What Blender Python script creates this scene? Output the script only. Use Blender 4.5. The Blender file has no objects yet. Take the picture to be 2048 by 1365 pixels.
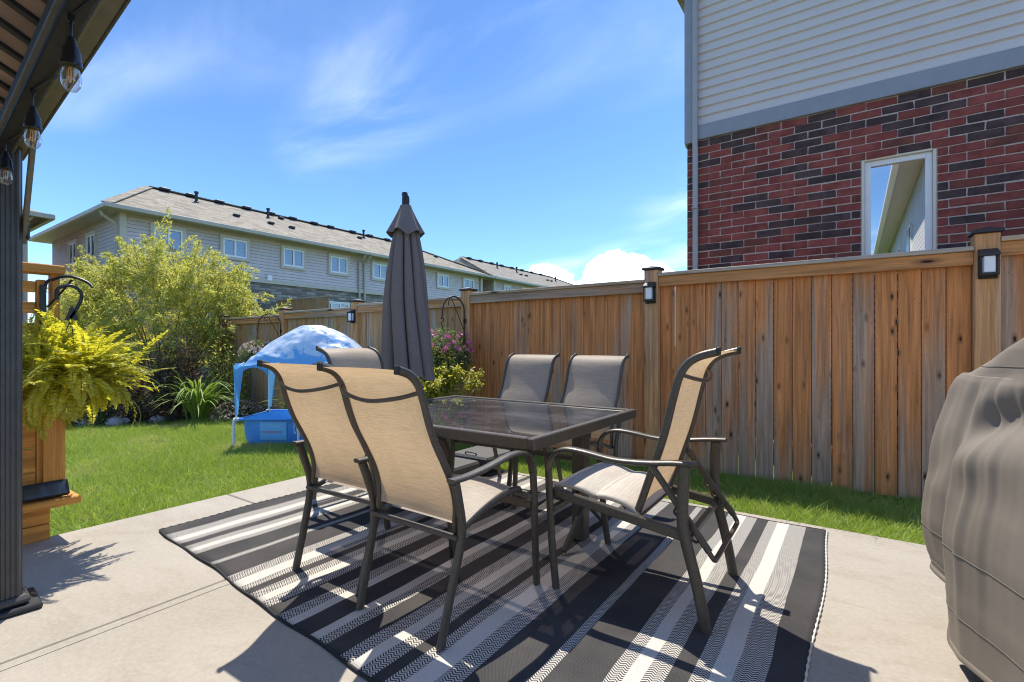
import bpy, bmesh, math, random
import numpy as np
from mathutils import Vector, Matrix, noise as mnoise

random.seed(7); RNG = np.random.default_rng(11)
PI = math.pi; R = math.radians
SC = bpy.context.scene
COL = SC.collection

# ------------------------------------------------------------------ camera
cam = bpy.data.objects.new('camera', bpy.data.cameras.new('camera'))
COL.objects.link(cam)
cam.data.sensor_width = 36.0
cam.data.lens = 17.31
cam.data.shift_y = 0.0039
cam.data.clip_start = 0.02
cam.data.clip_end = 2000
cam.location = (0, 0, 1.17)
cam.rotation_euler = (R(90), 0, R(34.8))
SC.camera = cam

# ------------------------------------------------------------------ sky, sun, exposure
SUN_EL = R(59.6); SUN_ROT = R(50.4)
world = bpy.data.worlds.new('World'); SC.world = world
world.use_nodes = True
def build_world():
    nt = world.node_tree; nt.nodes.clear()
    n = nt.nodes; L = nt.links.new
    out = n.new('ShaderNodeOutputWorld'); bg = n.new('ShaderNodeBackground')
    sky = n.new('ShaderNodeTexSky'); sky.sky_type = 'NISHITA'; sky.sun_disc = False
    sky.sun_elevation = SUN_EL; sky.sun_rotation = SUN_ROT
    sky.air_density = 0.9; sky.dust_density = 0.2; sky.ozone_density = 3.0; sky.altitude = 100
    tc = n.new('ShaderNodeTexCoord')
    sep = n.new('ShaderNodeSeparateXYZ'); L(tc.outputs['Generated'], sep.inputs[0])
    def M(op, a, b=None, c=None):
        m = n.new('ShaderNodeMath'); m.operation = op
        for i, v in enumerate((a, b, c)):
            if v is None: continue
            if isinstance(v, (int, float)): m.inputs[i].default_value = v
            else: L(v, m.inputs[i])
        return m.outputs[0]
    def VM(op, a, b):
        m = n.new('ShaderNodeVectorMath'); m.operation = op
        for i, v in enumerate((a, b)):
            if isinstance(v, tuple): m.inputs[i].default_value = v
            else: L(v, m.inputs[i])
        return m.outputs['Value'] if op in ('DISTANCE', 'DOT_PRODUCT', 'LENGTH') else m.outputs[0]
    def NS(vec, scale, detail=6, rough=.6, dist=0.0):
        t = n.new('ShaderNodeTexNoise'); t.inputs['Scale'].default_value = scale
        t.inputs['Detail'].default_value = detail; t.inputs['Roughness'].default_value = rough
        t.inputs['Distortion'].default_value = dist; L(vec, t.inputs['Vector']); return t.outputs['Fac']
    def MR(v, a, b, c=0., d=1., smooth=True):
        m = n.new('ShaderNodeMapRange'); m.interpolation_type = 'SMOOTHSTEP' if smooth else 'LINEAR'
        L(v, m.inputs[0])
        for i, x in enumerate((a, b, c, d)): m.inputs[i + 1].default_value = x
        return m.outputs[0]
    # high thin cirrus on a plane overhead
    zz = M('ADD', M('MAXIMUM', sep.outputs[2], 0.0), 0.16)
    comb = n.new('ShaderNodeCombineXYZ')
    L(M('DIVIDE', sep.outputs[0], zz), comb.inputs[0]); L(M('DIVIDE', sep.outputs[1], zz), comb.inputs[1])
    mp = n.new('ShaderNodeMapping'); L(comb.outputs[0], mp.inputs[0])
    mp.inputs['Rotation'].default_value = (0, 0, R(-28)); mp.inputs['Scale'].default_value = (.42, 1.0, 1)
    mp.inputs['Location'].default_value = (3.1, 1.7, 0)
    big = NS(mp.outputs[0], .9, 3, .5, .3)
    fine = NS(mp.outputs[0], 2.6, 6, .55, .7)
    cirrus = M('MULTIPLY', MR(big, .47, .78), MR(fine, .34, .74))
    cirrus = M('MULTIPLY', cirrus, .5)
    # the cumulus bank low over the fence
    wob = n.new('ShaderNodeTexNoise'); wob.inputs['Scale'].default_value = 17; wob.inputs['Detail'].default_value = 7
    wob.inputs['Roughness'].default_value = .55; L(tc.outputs['Generated'], wob.inputs['Vector'])
    def blob(tx, tz, rx, rz):
        d = Vector((tx * .8211 - .5707, tx * .5707 + .8211, tz)).normalized()
        diff = VM('SUBTRACT', tc.outputs['Generated'], tuple(d))
        hz = VM('DOT_PRODUCT', diff, (.8211, .5707, 0))
        vz = VM('DOT_PRODUCT', diff, (0, 0, 1))
        fw = VM('DOT_PRODUCT', tc.outputs['Generated'], (-.5707, .8211, 0))
        q = M('ADD', M('POWER', M('DIVIDE', hz, rx), 2), M('POWER', M('DIVIDE', vz, rz), 2))
        q = M('ADD', q, M('MULTIPLY', M('SUBTRACT', wob.outputs['Fac'], .5), 2.4))
        return M('MULTIPLY', MR(q, 1.05, .72), M('GREATER_THAN', fw, 0.0))
    bl = [blob(.075, .118, .058, .050), blob(.225, .135, .072, .056), blob(.285, .12, .05, .042),
          blob(.165, .105, .08, .028), blob(-.01, .10, .05, .014)]
    cum = bl[0]
    for b in bl[1:]: cum = M('MAXIMUM', cum, b)
    cloud = M('MAXIMUM', cirrus, M('MULTIPLY', cum, .82))
    shade = MR(NS(tc.outputs['Generated'], 24, 5), .3, .7, .72, 1.0)
    cc = n.new('ShaderNodeMix'); cc.data_type = 'RGBA'; L(shade, cc.inputs[0])
    cc.inputs[6].default_value = (5.2, 5.9, 7.2, 1); cc.inputs[7].default_value = (7.8, 7.9, 8.2, 1)
    mix = n.new('ShaderNodeMix'); mix.data_type = 'RGBA'
    tint = n.new('ShaderNodeMix'); tint.data_type = 'RGBA'; tint.blend_type = 'MULTIPLY'; tint.inputs[0].default_value = 1
    L(sky.outputs[0], tint.inputs[6]); tint.inputs[7].default_value = (.46, .60, .74, 1)
    L(cloud, mix.inputs[0]); L(tint.outputs[2], mix.inputs[6]); L(cc.outputs[2], mix.inputs[7])
    L(mix.outputs[2], bg.inputs[0]); bg.inputs[1].default_value = 0.15
    L(bg.outputs[0], out.inputs[0])
build_world()

sun = bpy.data.objects.new('sun', bpy.data.lights.new('sun', 'SUN'))
COL.objects.link(sun)
sun.data.energy = 2.6; sun.data.angle = R(0.55); sun.data.color = (1.0, .93, .80)
sun.rotation_euler = Vector((.452, -.374, -1)).to_track_quat('-Z', 'Y').to_euler()

SC.view_settings.view_transform = 'Standard'
SC.view_settings.look = 'None'
SC.view_settings.exposure = 1.38
SC.view_settings.gamma = 1.0
SC.view_settings.use_curve_mapping = False
SC.render.engine = 'CYCLES'
SC.cycles.max_bounces = 8; SC.cycles.transparent_max_bounces = 16
SC.cycles.use_denoising = True; SC.cycles.filter_width = 1.1

# ------------------------------------------------------------------ node helpers
class NT:
    def __init__(s, name):
        s.m = bpy.data.materials.new(name); s.m.use_nodes = True
        s.t = s.m.node_tree; s.n = s.t.nodes
        s.b = s.n['Principled BSDF']; s.out = s.n['Material Output']
    def L(s, a, b): s.t.links.new(a, b)
    def put(s, sock, v):
        if v is None: return
        if isinstance(v, (int, float)): sock.default_value = v
        elif isinstance(v, (tuple, list)):
            sock.default_value = tuple(v) + (1,) if (sock.type == 'RGBA' and len(v) == 3) else tuple(v)
        else: s.L(v, sock)
    def coord(s, kind='Object'): return s.node('ShaderNodeTexCoord').outputs[kind]
    def node(s, t): return s.n.new(t)
    def math(s, op, a, b=None, c=None, clamp=False):
        m = s.node('ShaderNodeMath'); m.operation = op; m.use_clamp = clamp
        for i, v in enumerate((a, b, c)): s.put(m.inputs[i], v)
        return m.outputs[0]
    def vmath(s, op, a, b=None):
        m = s.node('ShaderNodeVectorMath'); m.operation = op
        s.put(m.inputs[0], a); s.put(m.inputs[1], b)
        return m.outputs[0]
    def mapping(s, v, scale=(1, 1, 1), loc=(0, 0, 0), rot=(0, 0, 0)):
        m = s.node('ShaderNodeMapping'); s.L(v, m.inputs[0])
        m.inputs['Scale'].default_value = scale; m.inputs['Location'].default_value = loc
        m.inputs['Rotation'].default_value = rot
        return m.outputs[0]
    def noise(s, v, scale, detail=4, rough=.55, dist=0.):
        t = s.node('ShaderNodeTexNoise'); s.put(t.inputs['Vector'], v)
        t.inputs['Scale'].default_value = scale; t.inputs['Detail'].default_value = detail
        t.inputs['Roughness'].default_value = rough; t.inputs['Distortion'].default_value = dist
        return t.outputs['Fac']
    def voro(s, v, scale, feature='F1', out='Distance', rnd=1.0):
        t = s.node('ShaderNodeTexVoronoi'); t.feature = feature; s.put(t.inputs['Vector'], v)
        t.inputs['Scale'].default_value = scale; t.inputs['Randomness'].default_value = rnd
        return t.outputs[out]
    def mr(s, v, a, b, c=0., d=1., smooth=False):
        m = s.node('ShaderNodeMapRange'); s.put(m.inputs[0], v)
        if smooth: m.interpolation_type = 'SMOOTHSTEP'
        for i, x in enumerate((a, b, c, d)): s.put(m.inputs[i + 1], x)
        return m.outputs[0]
    def mix(s, f, a, b, blend='MIX'):
        m = s.node('ShaderNodeMix'); m.data_type = 'RGBA'; m.blend_type = blend
        s.put(m.inputs[0], f); s.put(m.inputs[6], a); s.put(m.inputs[7], b)
        return m.outputs[2]
    def bump(s, h, strength=.3, dist=.01, normal=None):
        b = s.node('ShaderNodeBump'); b.inputs['Strength'].default_value = strength
        b.inputs['Distance'].default_value = dist; s.L(h, b.inputs['Height'])
        if normal: s.L(normal, b.inputs['Normal'])
        return b.outputs[0]
    def orand(s): return s.node('ShaderNodeObjectInfo').outputs['Random']
    def irand(s): return s.node('ShaderNodeNewGeometry').outputs['Random Per Island']
    def set(s, color=None, rough=None, metal=None, normal=None, spec=None, **k):
        b = s.b
        s.put(b.inputs['Base Color'], color); s.put(b.inputs['Roughness'], rough)
        s.put(b.inputs['Metallic'], metal); s.put(b.inputs['Normal'], normal)
        s.put(b.inputs['Specular IOR Level'], spec)
        return s.m
    def ramp(s, f, stops, interp='LINEAR'):
        r = s.node('ShaderNodeValToRGB'); s.put(r.inputs[0], f)
        cr = r.color_ramp; cr.interpolation = interp
        while len(cr.elements) < len(stops): cr.elements.new(0.5)
        for e, (p, c) in zip(cr.elements, stops):
            e.position = p; e.color = tuple(c) + (1,) if len(c) == 3 else c
        return r.outputs[0]

MT = {}
def plain(name, col, rough=.5, metal=0., nscale=30, var=.12, bump=0.0, spec=.5):
    k = NT(name); c = k.coord()
    f = k.noise(c, nscale, 5)
    col2 = tuple(x * (1 - var) for x in col); col1 = tuple(min(1, x * (1 + var)) for x in col)
    k.set(k.mix(k.mr(f, .3, .7), col2, col1), k.mr(k.noise(c, nscale * .6, 3), .3, .7, rough * .85, min(1, rough * 1.12)), metal, spec=spec)
    if bump: k.b.inputs['Normal'].default_value; k.L(k.bump(f, bump, .003), k.b.inputs['Normal'])
    MT[name] = k.m; return k.m

# ------------------------------------------------------------------ materials
def mat_wood(name, orange, grey, greyness, boards=True, axis='Z'):
    k = NT(name); c = k.coord(); r = k.orand()
    off = k.node('ShaderNodeCombineXYZ')
    k.L(k.math('MULTIPLY', r, 37.3), off.inputs[0]); k.L(k.math('MULTIPLY', r, 71.7), off.inputs[1]); k.L(k.math('MULTIPLY', r, 91.1), off.inputs[2])
    v = k.vmath('ADD', c, off.outputs[0])
    if axis == 'X': v = k.mapping(v, rot=(0, R(90), 0))
    if axis == 'Y': v = k.mapping(v, rot=(R(90), 0, 0))
    # knots push the grain sideways around them
    kv = k.mapping(v, (9.5, 3.0, 3.6) if boards else (6, 3, 1.6))
    kd = k.voro(kv, 1.0); 
    warp = k.math('MULTIPLY', k.mr(kd, 0.0, .3, 1, 0, True), .35)
    wv = k.node('ShaderNodeCombineXYZ'); k.L(warp, wv.inputs[0])
    gv = k.vmath('ADD', k.mapping(v, (34, 34, 1.3)), wv.outputs[0])
    g = k.noise(gv, 1.0, 6, .62, .6)
    g2 = k.noise(k.mapping(v, (150, 150, 4)), 1.0, 3, .6)
    streak = k.noise(k.mapping(v, (9, 9, .55)), 1.0, 3, .5, .3)
    gf = k.math('ADD', k.math('MULTIPLY', r, 1.0), k.math('MULTIPLY', k.math('SUBTRACT', streak, .5), 2.3))
    if boards:
        zs = k.node('ShaderNodeSeparateXYZ'); k.L(c, zs.inputs[0])
        gf = k.math('ADD', gf, k.mr(zs.outputs[2], 0.0, 1.9, .22, -.30))
    gf = k.mr(gf, .75 - greyness, 1.45 - greyness, 0, 1, True)
    oc = k.mix(k.mr(g, .3, .7), tuple(x * .5 for x in orange), tuple(min(1, x * 1.25) for x in orange))
    gc = k.mix(k.mr(g, .3, .7), tuple(x * .5 for x in grey), tuple(min(1, x * 1.25) for x in grey))
    col = k.mix(gf, oc, gc)
    col = k.mix(k.mr(g2, .35, .65, .22, 0), col, tuple(x * .25 for x in grey))
    # dark knots and small nail holes
    ring = k.mr(kd, .09, .21, .5, 0, True)
    col = k.mix(ring, col, (.10, .045, .02))
    kn = k.mr(kd, .045, .10, .95, 0, True)
    col = k.mix(kn, col, (.018, .012, .009))
    if boards:
        sp = k.voro(k.mapping(v, (22, 3, 9)), 1.0)
        col = k.mix(k.mr(sp, .03, .08, .7, 0, True), col, (.03, .02, .015))
    hh = k.math('ADD', k.math('MULTIPLY', g, .7), k.math('MULTIPLY', g2, .5))
    k.set(col, .72, 0, k.bump(hh, .35, .004), .3)
    MT[name] = k.m
mat_wood('fence_wood', (.74, .29, .092), (.52, .36, .25), .43)
mat_wood('fence_wood_far', (.56, .30, .125), (.47, .38, .29), .52)
mat_wood('post_wood', (.74, .37, .15), (.60, .42, .29), .25, False)
mat_wood('rail_wood', (.66, .30, .105), (.50, .35, .24), .38, False, 'X')
mat_wood('cap_wood', (.58, .42, .27), (.55, .47, .38), .5, False, 'X')
mat_wood('cedar', (.74, .33, .07), (.62, .29, .085), .0, False, 'Y')
mat_wood('cedar_upright', (.74, .33, .07), (.62, .29, .085), .0, False)

def mat_concrete():
    k = NT('concrete'); c = k.coord()
    a = k.noise(c, 1.1, 6, .6, .4); b = k.noise(c, 7, 6, .65); d = k.noise(c, 160, 3, .6)
    col = k.mix(k.mr(a, .3, .7), (.295, .262, .217), (.395, .358, .305))
    col = k.mix(k.mr(b, .35, .72, 0, .5), col, (.36, .322, .272))
    st = k.noise(k.mapping(c, (1, 2.2, 1)), 2.3, 7, .7, 1.2)
    col = k.mix(k.mr(st, .50, .74, 0, .6), col, (.255, .208, .158))
    col = k.mix(k.mr(d, .55, .72, 0, .4), col, (.22, .19, .16))
    gr = k.noise(c, 48, 5, .7); col = k.mix(k.mr(gr, .38, .68, 0, .28), col, (.52, .47, .40))
    cr = k.voro(k.mapping(k.vmath('ADD', c, k.mapping(c, (.0, .0, .0))), (.5, .6, 1)), 1, 'DISTANCE_TO_EDGE'); col = k.mix(k.mr(cr, .0008, .0022, .0, 0), col, (.2, .17, .14))
    pit = k.voro(c, 26)
    col = k.mix(k.mr(pit, .02, .05, .45, 0), col, (.2, .17, .14))
    broom = k.noise(k.mapping(c, (8, 220, 8)), 1, 3, .6)
    h = k.math('ADD', k.math('MULTIPLY', d, .5), k.math('ADD', k.math('MULTIPLY', broom, .35), k.math('MULTIPLY', b, .7)))
    k.set(col, k.mr(b, .3, .7, .72, .9), 0, k.bump(h, .45, .004), .3)
    MT['concrete'] = k.m
mat_concrete()

def mat_rug():
    k = NT('rug_weave'); c = k.coord()
    s = k.node('ShaderNodeSeparateXYZ'); k.L(c, s.inputs[0])
    B, M_, W = 0.0, .5, 1.0
    G = [(M_, .09), (W, .07), (M_, .06), (B, .06), (M_, .065), (W, .055), (M_, .06)]
    half = [(B, .13)] + G + [(B, .17), (M_, .05), (B, .18)] + G + [(B, .10)]
    tot = sum(w for _, w in half)
    rest = 1.73 - tot
    seq = half + [(M_, rest * .35), (W, rest * .3), (B, rest * .7), (W, rest * .3), (M_, rest * .35)] + half[::-1]
    total = sum(w for _, w in seq)
    # wave the stripe edges a little, as the woven rug does
    wv = k.math('MULTIPLY', k.math('SUBTRACT', k.noise(k.mapping(c, (1, 1.6, 1)), 1.0, 2), .5), .03)
    x = k.math('DIVIDE', k.math('ADD', k.math('ADD', s.outputs[0], wv), 1.73), 3.46)
    def lut(f, pred):
        m = k.node('ShaderNodeValToRGB'); m.color_ramp.interpolation = 'CONSTANT'
        return m
    # three ramps of at most 32 stops hold the stripe code (0 black, .5 woven mix, 1 white)
    edges = []; p = 0
    for v_, w in seq:
        edges.append((p / total, v_)); p += w
    def ramp(part):
        r = k.node('ShaderNodeValToRGB'); k.L(x, r.inputs[0]); cr = r.color_ramp; cr.interpolation = 'CONSTANT'
        while len(cr.elements) < len(part): cr.elements.new(.99)
        for e, (pp, v_) in zip(cr.elements, part): e.position = pp; e.color = (v_, v_, v_, 1)
        return r.outputs[0]
    e1 = edges[:24]; e2 = [(0, 0)] + edges[24:]
    cut = edges[24][0]
    sel = k.math('GREATER_THAN', x, cut)
    code = k.mix(sel, ramp(e1), ramp(e2))
    cs = k.node('ShaderNodeSeparateColor'); k.L(code, cs.inputs[0]); cd = cs.outputs[0]
    # herringbone of the mixed stripes
    yy = k.math('MULTIPLY', s.outputs[1], 1 / .0125); xx = k.math('MULTIPLY', s.outputs[0], 1 / .0155)
    zig = k.math('PINGPONG', xx, 1.0)
    hb = k.math('FRACT', k.math('ADD', yy, k.math('MULTIPLY', zig, .9)))
    hbm = k.mr(hb, .42, .55, 0, 1)
    fx = k.math('SINE', k.math('MULTIPLY', s.outputs[0], 2 * PI / .0062)); fy = k.math('SINE', k.math('MULTIPLY', s.outputs[1], 2 * PI / .0082))
    th = k.math('MULTIPLY', fx, fy)
    n = k.noise(c, 140, 3, .6); n2 = k.noise(c, 3, 4, .6)
    black = k.mix(k.mr(th, -.2, .9, 0, .55), (.035, .033, .035), (.125, .118, .114))
    black = k.mix(k.mr(n2, .4, .75, 0, .3), black, (.15, .138, .125))
    white = k.mix(k.mr(th, -.9, .4, .28, 0), (.62, .585, .53), (.40, .37, .33))
    white = k.mix(k.mr(n2, .45, .75, 0, .35), white, (.50, .46, .40))
    mixc = k.mix(hbm, black, white)
    c1 = k.mix(k.math('GREATER_THAN', cd, .25), black, mixc)
    c2 = k.mix(k.math('GREATER_THAN', cd, .75), c1, white)
    c2 = k.mix(k.mr(n, .4, .7, 0, .18), c2, (.1, .1, .1))
    hgt = k.math('ADD', k.math('MULTIPLY', th, .5), k.math('MULTIPLY', hbm, k.math('MULTIPLY', k.math('COMPARE', cd, .5, .1), .5)))
    k.set(c2, .92, 0, k.bump(hgt, .5, .0025), .15)
    MT['rug'] = k.m
mat_rug()

def mat_sling(name, dif, trn, fac):
    k = NT(name); c = k.coord()
    k.n.remove(k.b)
    st = k.noise(k.mapping(c, (5.0, 190, 190)), 1, 3, .6)
    st2 = k.noise(k.mapping(c, (14, 260, 260)), 1, 2, .6)
    pat = k.noise(c, 5, 3)
    f = k.mr(k.math('ADD', k.math('MULTIPLY', st, .65), k.math('MULTIPLY', st2, .4)), .36, .68, .80, 1.10)
    f = k.math('MULTIPLY', f, k.mr(pat, .3, .7, .93, 1.05))
    def tint(col):
        v = k.node('ShaderNodeVectorMath'); v.operation = 'SCALE'; v.inputs[0].default_value = col; k.L(f, v.inputs[3]); return v.outputs[0]
    d = k.node('ShaderNodeBsdfDiffuse'); k.L(tint(dif), d.inputs[0])
    t = k.node('ShaderNodeBsdfTranslucent'); k.L(tint(trn), t.inputs[0])
    g = k.node('ShaderNodeBsdfGlossy'); g.inputs['Roughness'].default_value = .55; g.inputs[0].default_value = (.8, .8, .8, 1)
    bm = k.bump(st2, .3, .002)
    k.L(bm, d.inputs['Normal']); k.L(bm, g.inputs['Normal'])
    m1 = k.node('ShaderNodeMixShader'); m1.inputs[0].default_value = fac; k.L(d.outputs[0], m1.inputs[1]); k.L(t.outputs[0], m1.inputs[2])
    m2 = k.node('ShaderNodeMixShader'); m2.inputs[0].default_value = .035; k.L(m1.outputs[0], m2.inputs[1]); k.L(g.outputs[0], m2.inputs[2])
    k.L(m2.outputs[0], k.out.inputs[0]); MT[name] = k.m
mat_sling('sling', (.55, .46, .36), (.66, .455, .245), .40)
mat_sling('sling_pad', (.58, .525, .46), (.55, .42, .28), .15)
def mat_canopy():
    k = NT('canopy_blue'); c = k.coord(); n = k.noise(c, 14, 4, .6)
    d = k.b
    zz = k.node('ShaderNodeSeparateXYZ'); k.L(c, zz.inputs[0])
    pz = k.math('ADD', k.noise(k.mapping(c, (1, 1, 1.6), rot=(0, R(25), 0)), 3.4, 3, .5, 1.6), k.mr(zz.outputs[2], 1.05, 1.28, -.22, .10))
    k.L(k.mix(k.mr(pz, .44, .50), (.12, .42, .84), (.74, .83, .92)), d.inputs['Base Color']); d.inputs['Roughness'].default_value = .42; d.inputs['Specular IOR Level'].default_value = 1.0  # white noise patches paint the sun's sheen into the blue canopy colour
    d.inputs['Sheen Weight'].default_value = .25; d.inputs['Coat Weight'].default_value = .8; d.inputs['Coat Roughness'].default_value = .33
    t = k.node('ShaderNodeBsdfTranslucent'); t.inputs[0].default_value = (.30, .62, .96, 1)
    bn = k.bump(n, .35, .02); k.L(bn, d.inputs['Normal'])
    m = k.node('ShaderNodeMixShader'); m.inputs[0].default_value = .35; k.L(d.outputs[0], m.inputs[1]); k.L(t.outputs[0], m.inputs[2]); k.L(m.outputs[0], k.out.inputs[0])
    MT['canopy_blue'] = k.m
mat_canopy()
mat_sling('canopy_trim', (.16, .45, .85), (.16, .52, .95), .35)

plain('frame_metal', (.088, .075, .06), .42, .25, 60, .15, .06)
plain('frame_plastic', (.02, .02, .022), .5)
plain('black_metal', (.012, .012, .013), .42)
plain('black_cap', (.02, .021, .026), .45)
plain('gazebo_metal', (.075, .073, .072), .48, .2, 20, .12, .05)
plain('gazebo_fascia', (.15, .14, .095), .5, .15, 15, .15)
plain('gazebo_panel', (.27, .18, .145), .55, .1, 4, .4)
plain('gazebo_rib', (.016, .016, .018), .6)
plain('vinyl_white', (.80, .81, .82), .4, 0, 10, .03)
plain('vinyl_cream', (.72, .66, .53), .5, 0, 10, .05)
plain('trim_bluegrey', (.27, .285, .315), .5, 0, 6, .06)
plain('downspout_grey', (.36, .35, .34), .45, .1, 6, .06)
plain('trim_beige', (.52, .47, .39), .55, 0, 5, .05)
plain('gutter_tan', (.44, .395, .31), .45, 0, 5, .06)
plain('soffit_tan', (.40, .36, .28), .6, 0, 5, .06)
plain('mortar', (.50, .415, .36), .92, 0, 60, .2, .5)
plain('umbrella_cloth', (.19, .158, .143), .85, 0, 90, .16, .15, .2)
plain('light_shade', (.86, .88, .9), .3, 0, 4, .03)
plain('pvc_white', (.78, .80, .82), .4, 0, 12, .05)
plain('pool_blue', (.06, .29, .80), .38, 0, 3, .14)
plain('pool_lining', (.16, .48, .88), .35, 0, 3, .1)
plain('pool_print', (.30, .55, .86), .4, 0, 3, .1)
plain('warning_red', (.42, .16, .2), .5)
plain('slab_weight', (.055, .055, .058), .6, 0, 20, .15)
plain('soil', (.055, .04, .03), .95, 0, 12, .5, .8)
plain('basket_brown', (.13, .075, .04), .9, 0, 60, .4, .5)
plain('stem_brown', (.10, .065, .04), .85, 0, 40, .3)
plain('stem_green', (.34, .38, .07), .7, 0, 40, .3)
plain('cream_wall', (.6, .57, .5), .7)
plain('dark_room', (.03, .03, .034), .8)
plain('curtain', (.62, .64, .68), .9, 0, 5, .1)
plain('socket_black', (.012, .012, .014), .35)
plain('filament', (.75, .42, .12), .4)
plain('vent_black', (.012, .013, .018), .55)
plain('lens_glass', (.04, .045, .05), .12)
plain('rug_binding', (.02, .02, .022), .9, 0, 200, .4, .6)
plain('seam_thread', (.13, .11, .09), .8)
plain('rock_grey', (.3, .28, .26), .9, 0, 8, .3, .5)

def mat_cover():
    k = NT('cover_cloth'); c = k.coord()
    a = k.noise(c, 2.2, 4); f = k.noise(c, 420, 2)
    w = k.noise(k.mapping(c, (1, 1, .35)), 6, 5, .6, .5)
    col = k.mix(k.mr(a, .3, .7), (.155, .13, .104), (.215, .184, .152))
    col = k.mix(k.mr(f, .3, .7, 0, .25), col, (.30, .27, .235))
    crs = k.noise(k.mapping(c, (3, 3, 1.2), rot=(R(20), R(15), 0)), 3.0, 3, .5, 2.0); crease = k.mr(k.math('ABSOLUTE', k.math('SUBTRACT', crs, .5)), 0, .035, 1, 0)
    h = k.math('ADD', k.math('MULTIPLY', f, .05), w)
    k.set(col, .7, 0, k.bump(h, .18, .012), .3)
    MT['cover'] = k.m
mat_cover()

def mat_brick(name, a, b):
    k = NT(name); c = k.coord('Object'); r = k.orand()
    off = k.node('ShaderNodeCombineXYZ')
    for i, q in enumerate((31.1, 57.7, 83.9)): k.L(k.math('MULTIPLY', r, q), off.inputs[i])
    v = k.vmath('ADD', c, off.outputs[0])
    n = k.noise(v, 11, 5, .65); f = k.noise(v, 120, 3, .6); sp = k.noise(v, 34, 4, .6)
    col = k.mix(k.mr(n, .3, .72), a, b)
    col = k.mix(k.mr(r, 0, 1, 0, .65), col, tuple(x * .5 for x in b))
    col = k.mix(k.mr(k.noise(v, 4.5, 3), .45, .7, 0, .5), col, tuple(min(1, x * 1.35) for x in b))
    col = k.mix(k.mr(f, .55, .75, 0, .5), col, tuple(x * .45 for x in a))
    col = k.mix(k.mr(sp, .70, .78, 0, .75), col, (.44, .36, .33))
    k.set(col, .88, 0, k.bump(k.math('ADD', f, n), .55, .006), .25)
    MT[name] = k.m
mat_brick('brick_red', (.185, .042, .036), (.33, .092, .072))
mat_brick('brick_dark', (.04, .028, .030), (.115, .07, .065))
mat_brick('brick_mixed', (.10, .045, .036), (.24, .075, .055))

def mat_siding(name, col, pitch, shadow=.5, vert=False):
    k = NT(name); c = k.coord(); s = k.node('ShaderNodeSeparateXYZ'); k.L(c, s.inputs[0])
    z = k.math('FRACT', k.math('DIVIDE', s.outputs[2], pitch))
    n = k.noise(c, 1.2, 4); f = k.noise(k.mapping(c, (2, 2, 30)), 1, 3)
    cc = k.mix(k.mr(n, .3, .7), tuple(x * .93 for x in col), tuple(x * 1.04 for x in col))
    cc = k.mix(k.mr(f, .4, .7, 0, .12), cc, tuple(x * .75 for x in col))
    h = k.mr(z, 0.0, 1.0, 1, 0)
    h = k.math('MULTIPLY', h, k.mr(z, 0, .09, 0, 1))
    k.set(cc, .55, 0, k.bump(h, 1.0, .06), .4); MT[name] = k.m
mat_siding('siding_grey', (.68, .58, .525), .115)
mat_siding('siding_own', (.62, .61, .59), .12)
def mat_plank():
    k = NT('siding_plank'); c = k.coord()
    f = k.noise(k.mapping(c, (.8, 3, 40)), 1, 4); n = k.noise(c, 1.1, 4)
    cc = k.mix(k.mr(n, .3, .7), (.58, .53, .49), (.65, .595, .55))
    k.set(k.mix(k.mr(f, .45, .7, 0, .18), cc, (.48, .44, .40)), .5, 0, k.bump(f, .12, .003), .4); MT['siding_plank'] = k.m
mat_plank()

def mat_farbrick():
    k = NT('far_brick'); c = k.coord()
    b = k.node('ShaderNodeTexBrick'); s3 = k.node('ShaderNodeSeparateXYZ'); k.L(c, s3.inputs[0]); c3 = k.node('ShaderNodeCombineXYZ')
    k.L(k.math('ADD', s3.outputs[0], s3.outputs[1]), c3.inputs[0]); k.L(s3.outputs[2], c3.inputs[1]); k.L(c3.outputs[0], b.inputs['Vector'])
    b.inputs['Scale'].default_value = 1; b.inputs['Brick Width'].default_value = .42; b.inputs['Row Height'].default_value = .1
    b.inputs['Mortar Size'].default_value = .01; b.inputs['Bias'].default_value = -.2
    b.inputs['Color1'].default_value = (.16, .14, .115, 1); b.inputs['Color2'].default_value = (.50, .45, .38, 1)
    b.inputs['Mortar'].default_value = (.16, .15, .13, 1)
    n = k.noise(c, 3, 5)
    k.set(k.mix(k.mr(n, .3, .7, 0, .5), b.outputs['Color'], (.15, .14, .12)), .9, 0, k.bump(b.outputs['Fac'], .5, -.02)); MT['far_brick'] = k.m
mat_farbrick()

def mat_shingle(name, a, b):
    k = NT(name); c = k.coord()
    s = k.node('ShaderNodeSeparateXYZ'); k.L(c, s.inputs[0])
    row = k.math('FRACT', k.math('MULTIPLY', s.outputs[2], 1 / .085))
    n = k.noise(k.mapping(c, (1, 1, 3)), 6, 6, .7); n2 = k.noise(k.mapping(c, (4, 4, 9)), 1, 3); n3 = k.voro(k.mapping(c, (3.2, 3.2, 11)), 1.0, 'F1', 'Color')
    cs = k.node('ShaderNodeSeparateColor'); k.L(n3, cs.inputs[0])
    col = k.mix(k.mr(cs.outputs[0], 0, 1), a, b)
    col = k.mix(k.mr(n, .35, .7, 0, .55), col, tuple(x * .6 for x in a))
    col = k.mix(k.mr(row, 0, .2, .45, 0), col, tuple(x * .3 for x in a))
    k.set(col, .93, 0, k.bump(k.math('ADD', n2, row), .4, .03), .2); MT[name] = k.m
mat_shingle('shingle', (.27, .225, .165), (.46, .395, .305))
mat_shingle('shingle_far', (.27, .235, .185), (.40, .355, .29))

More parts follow.
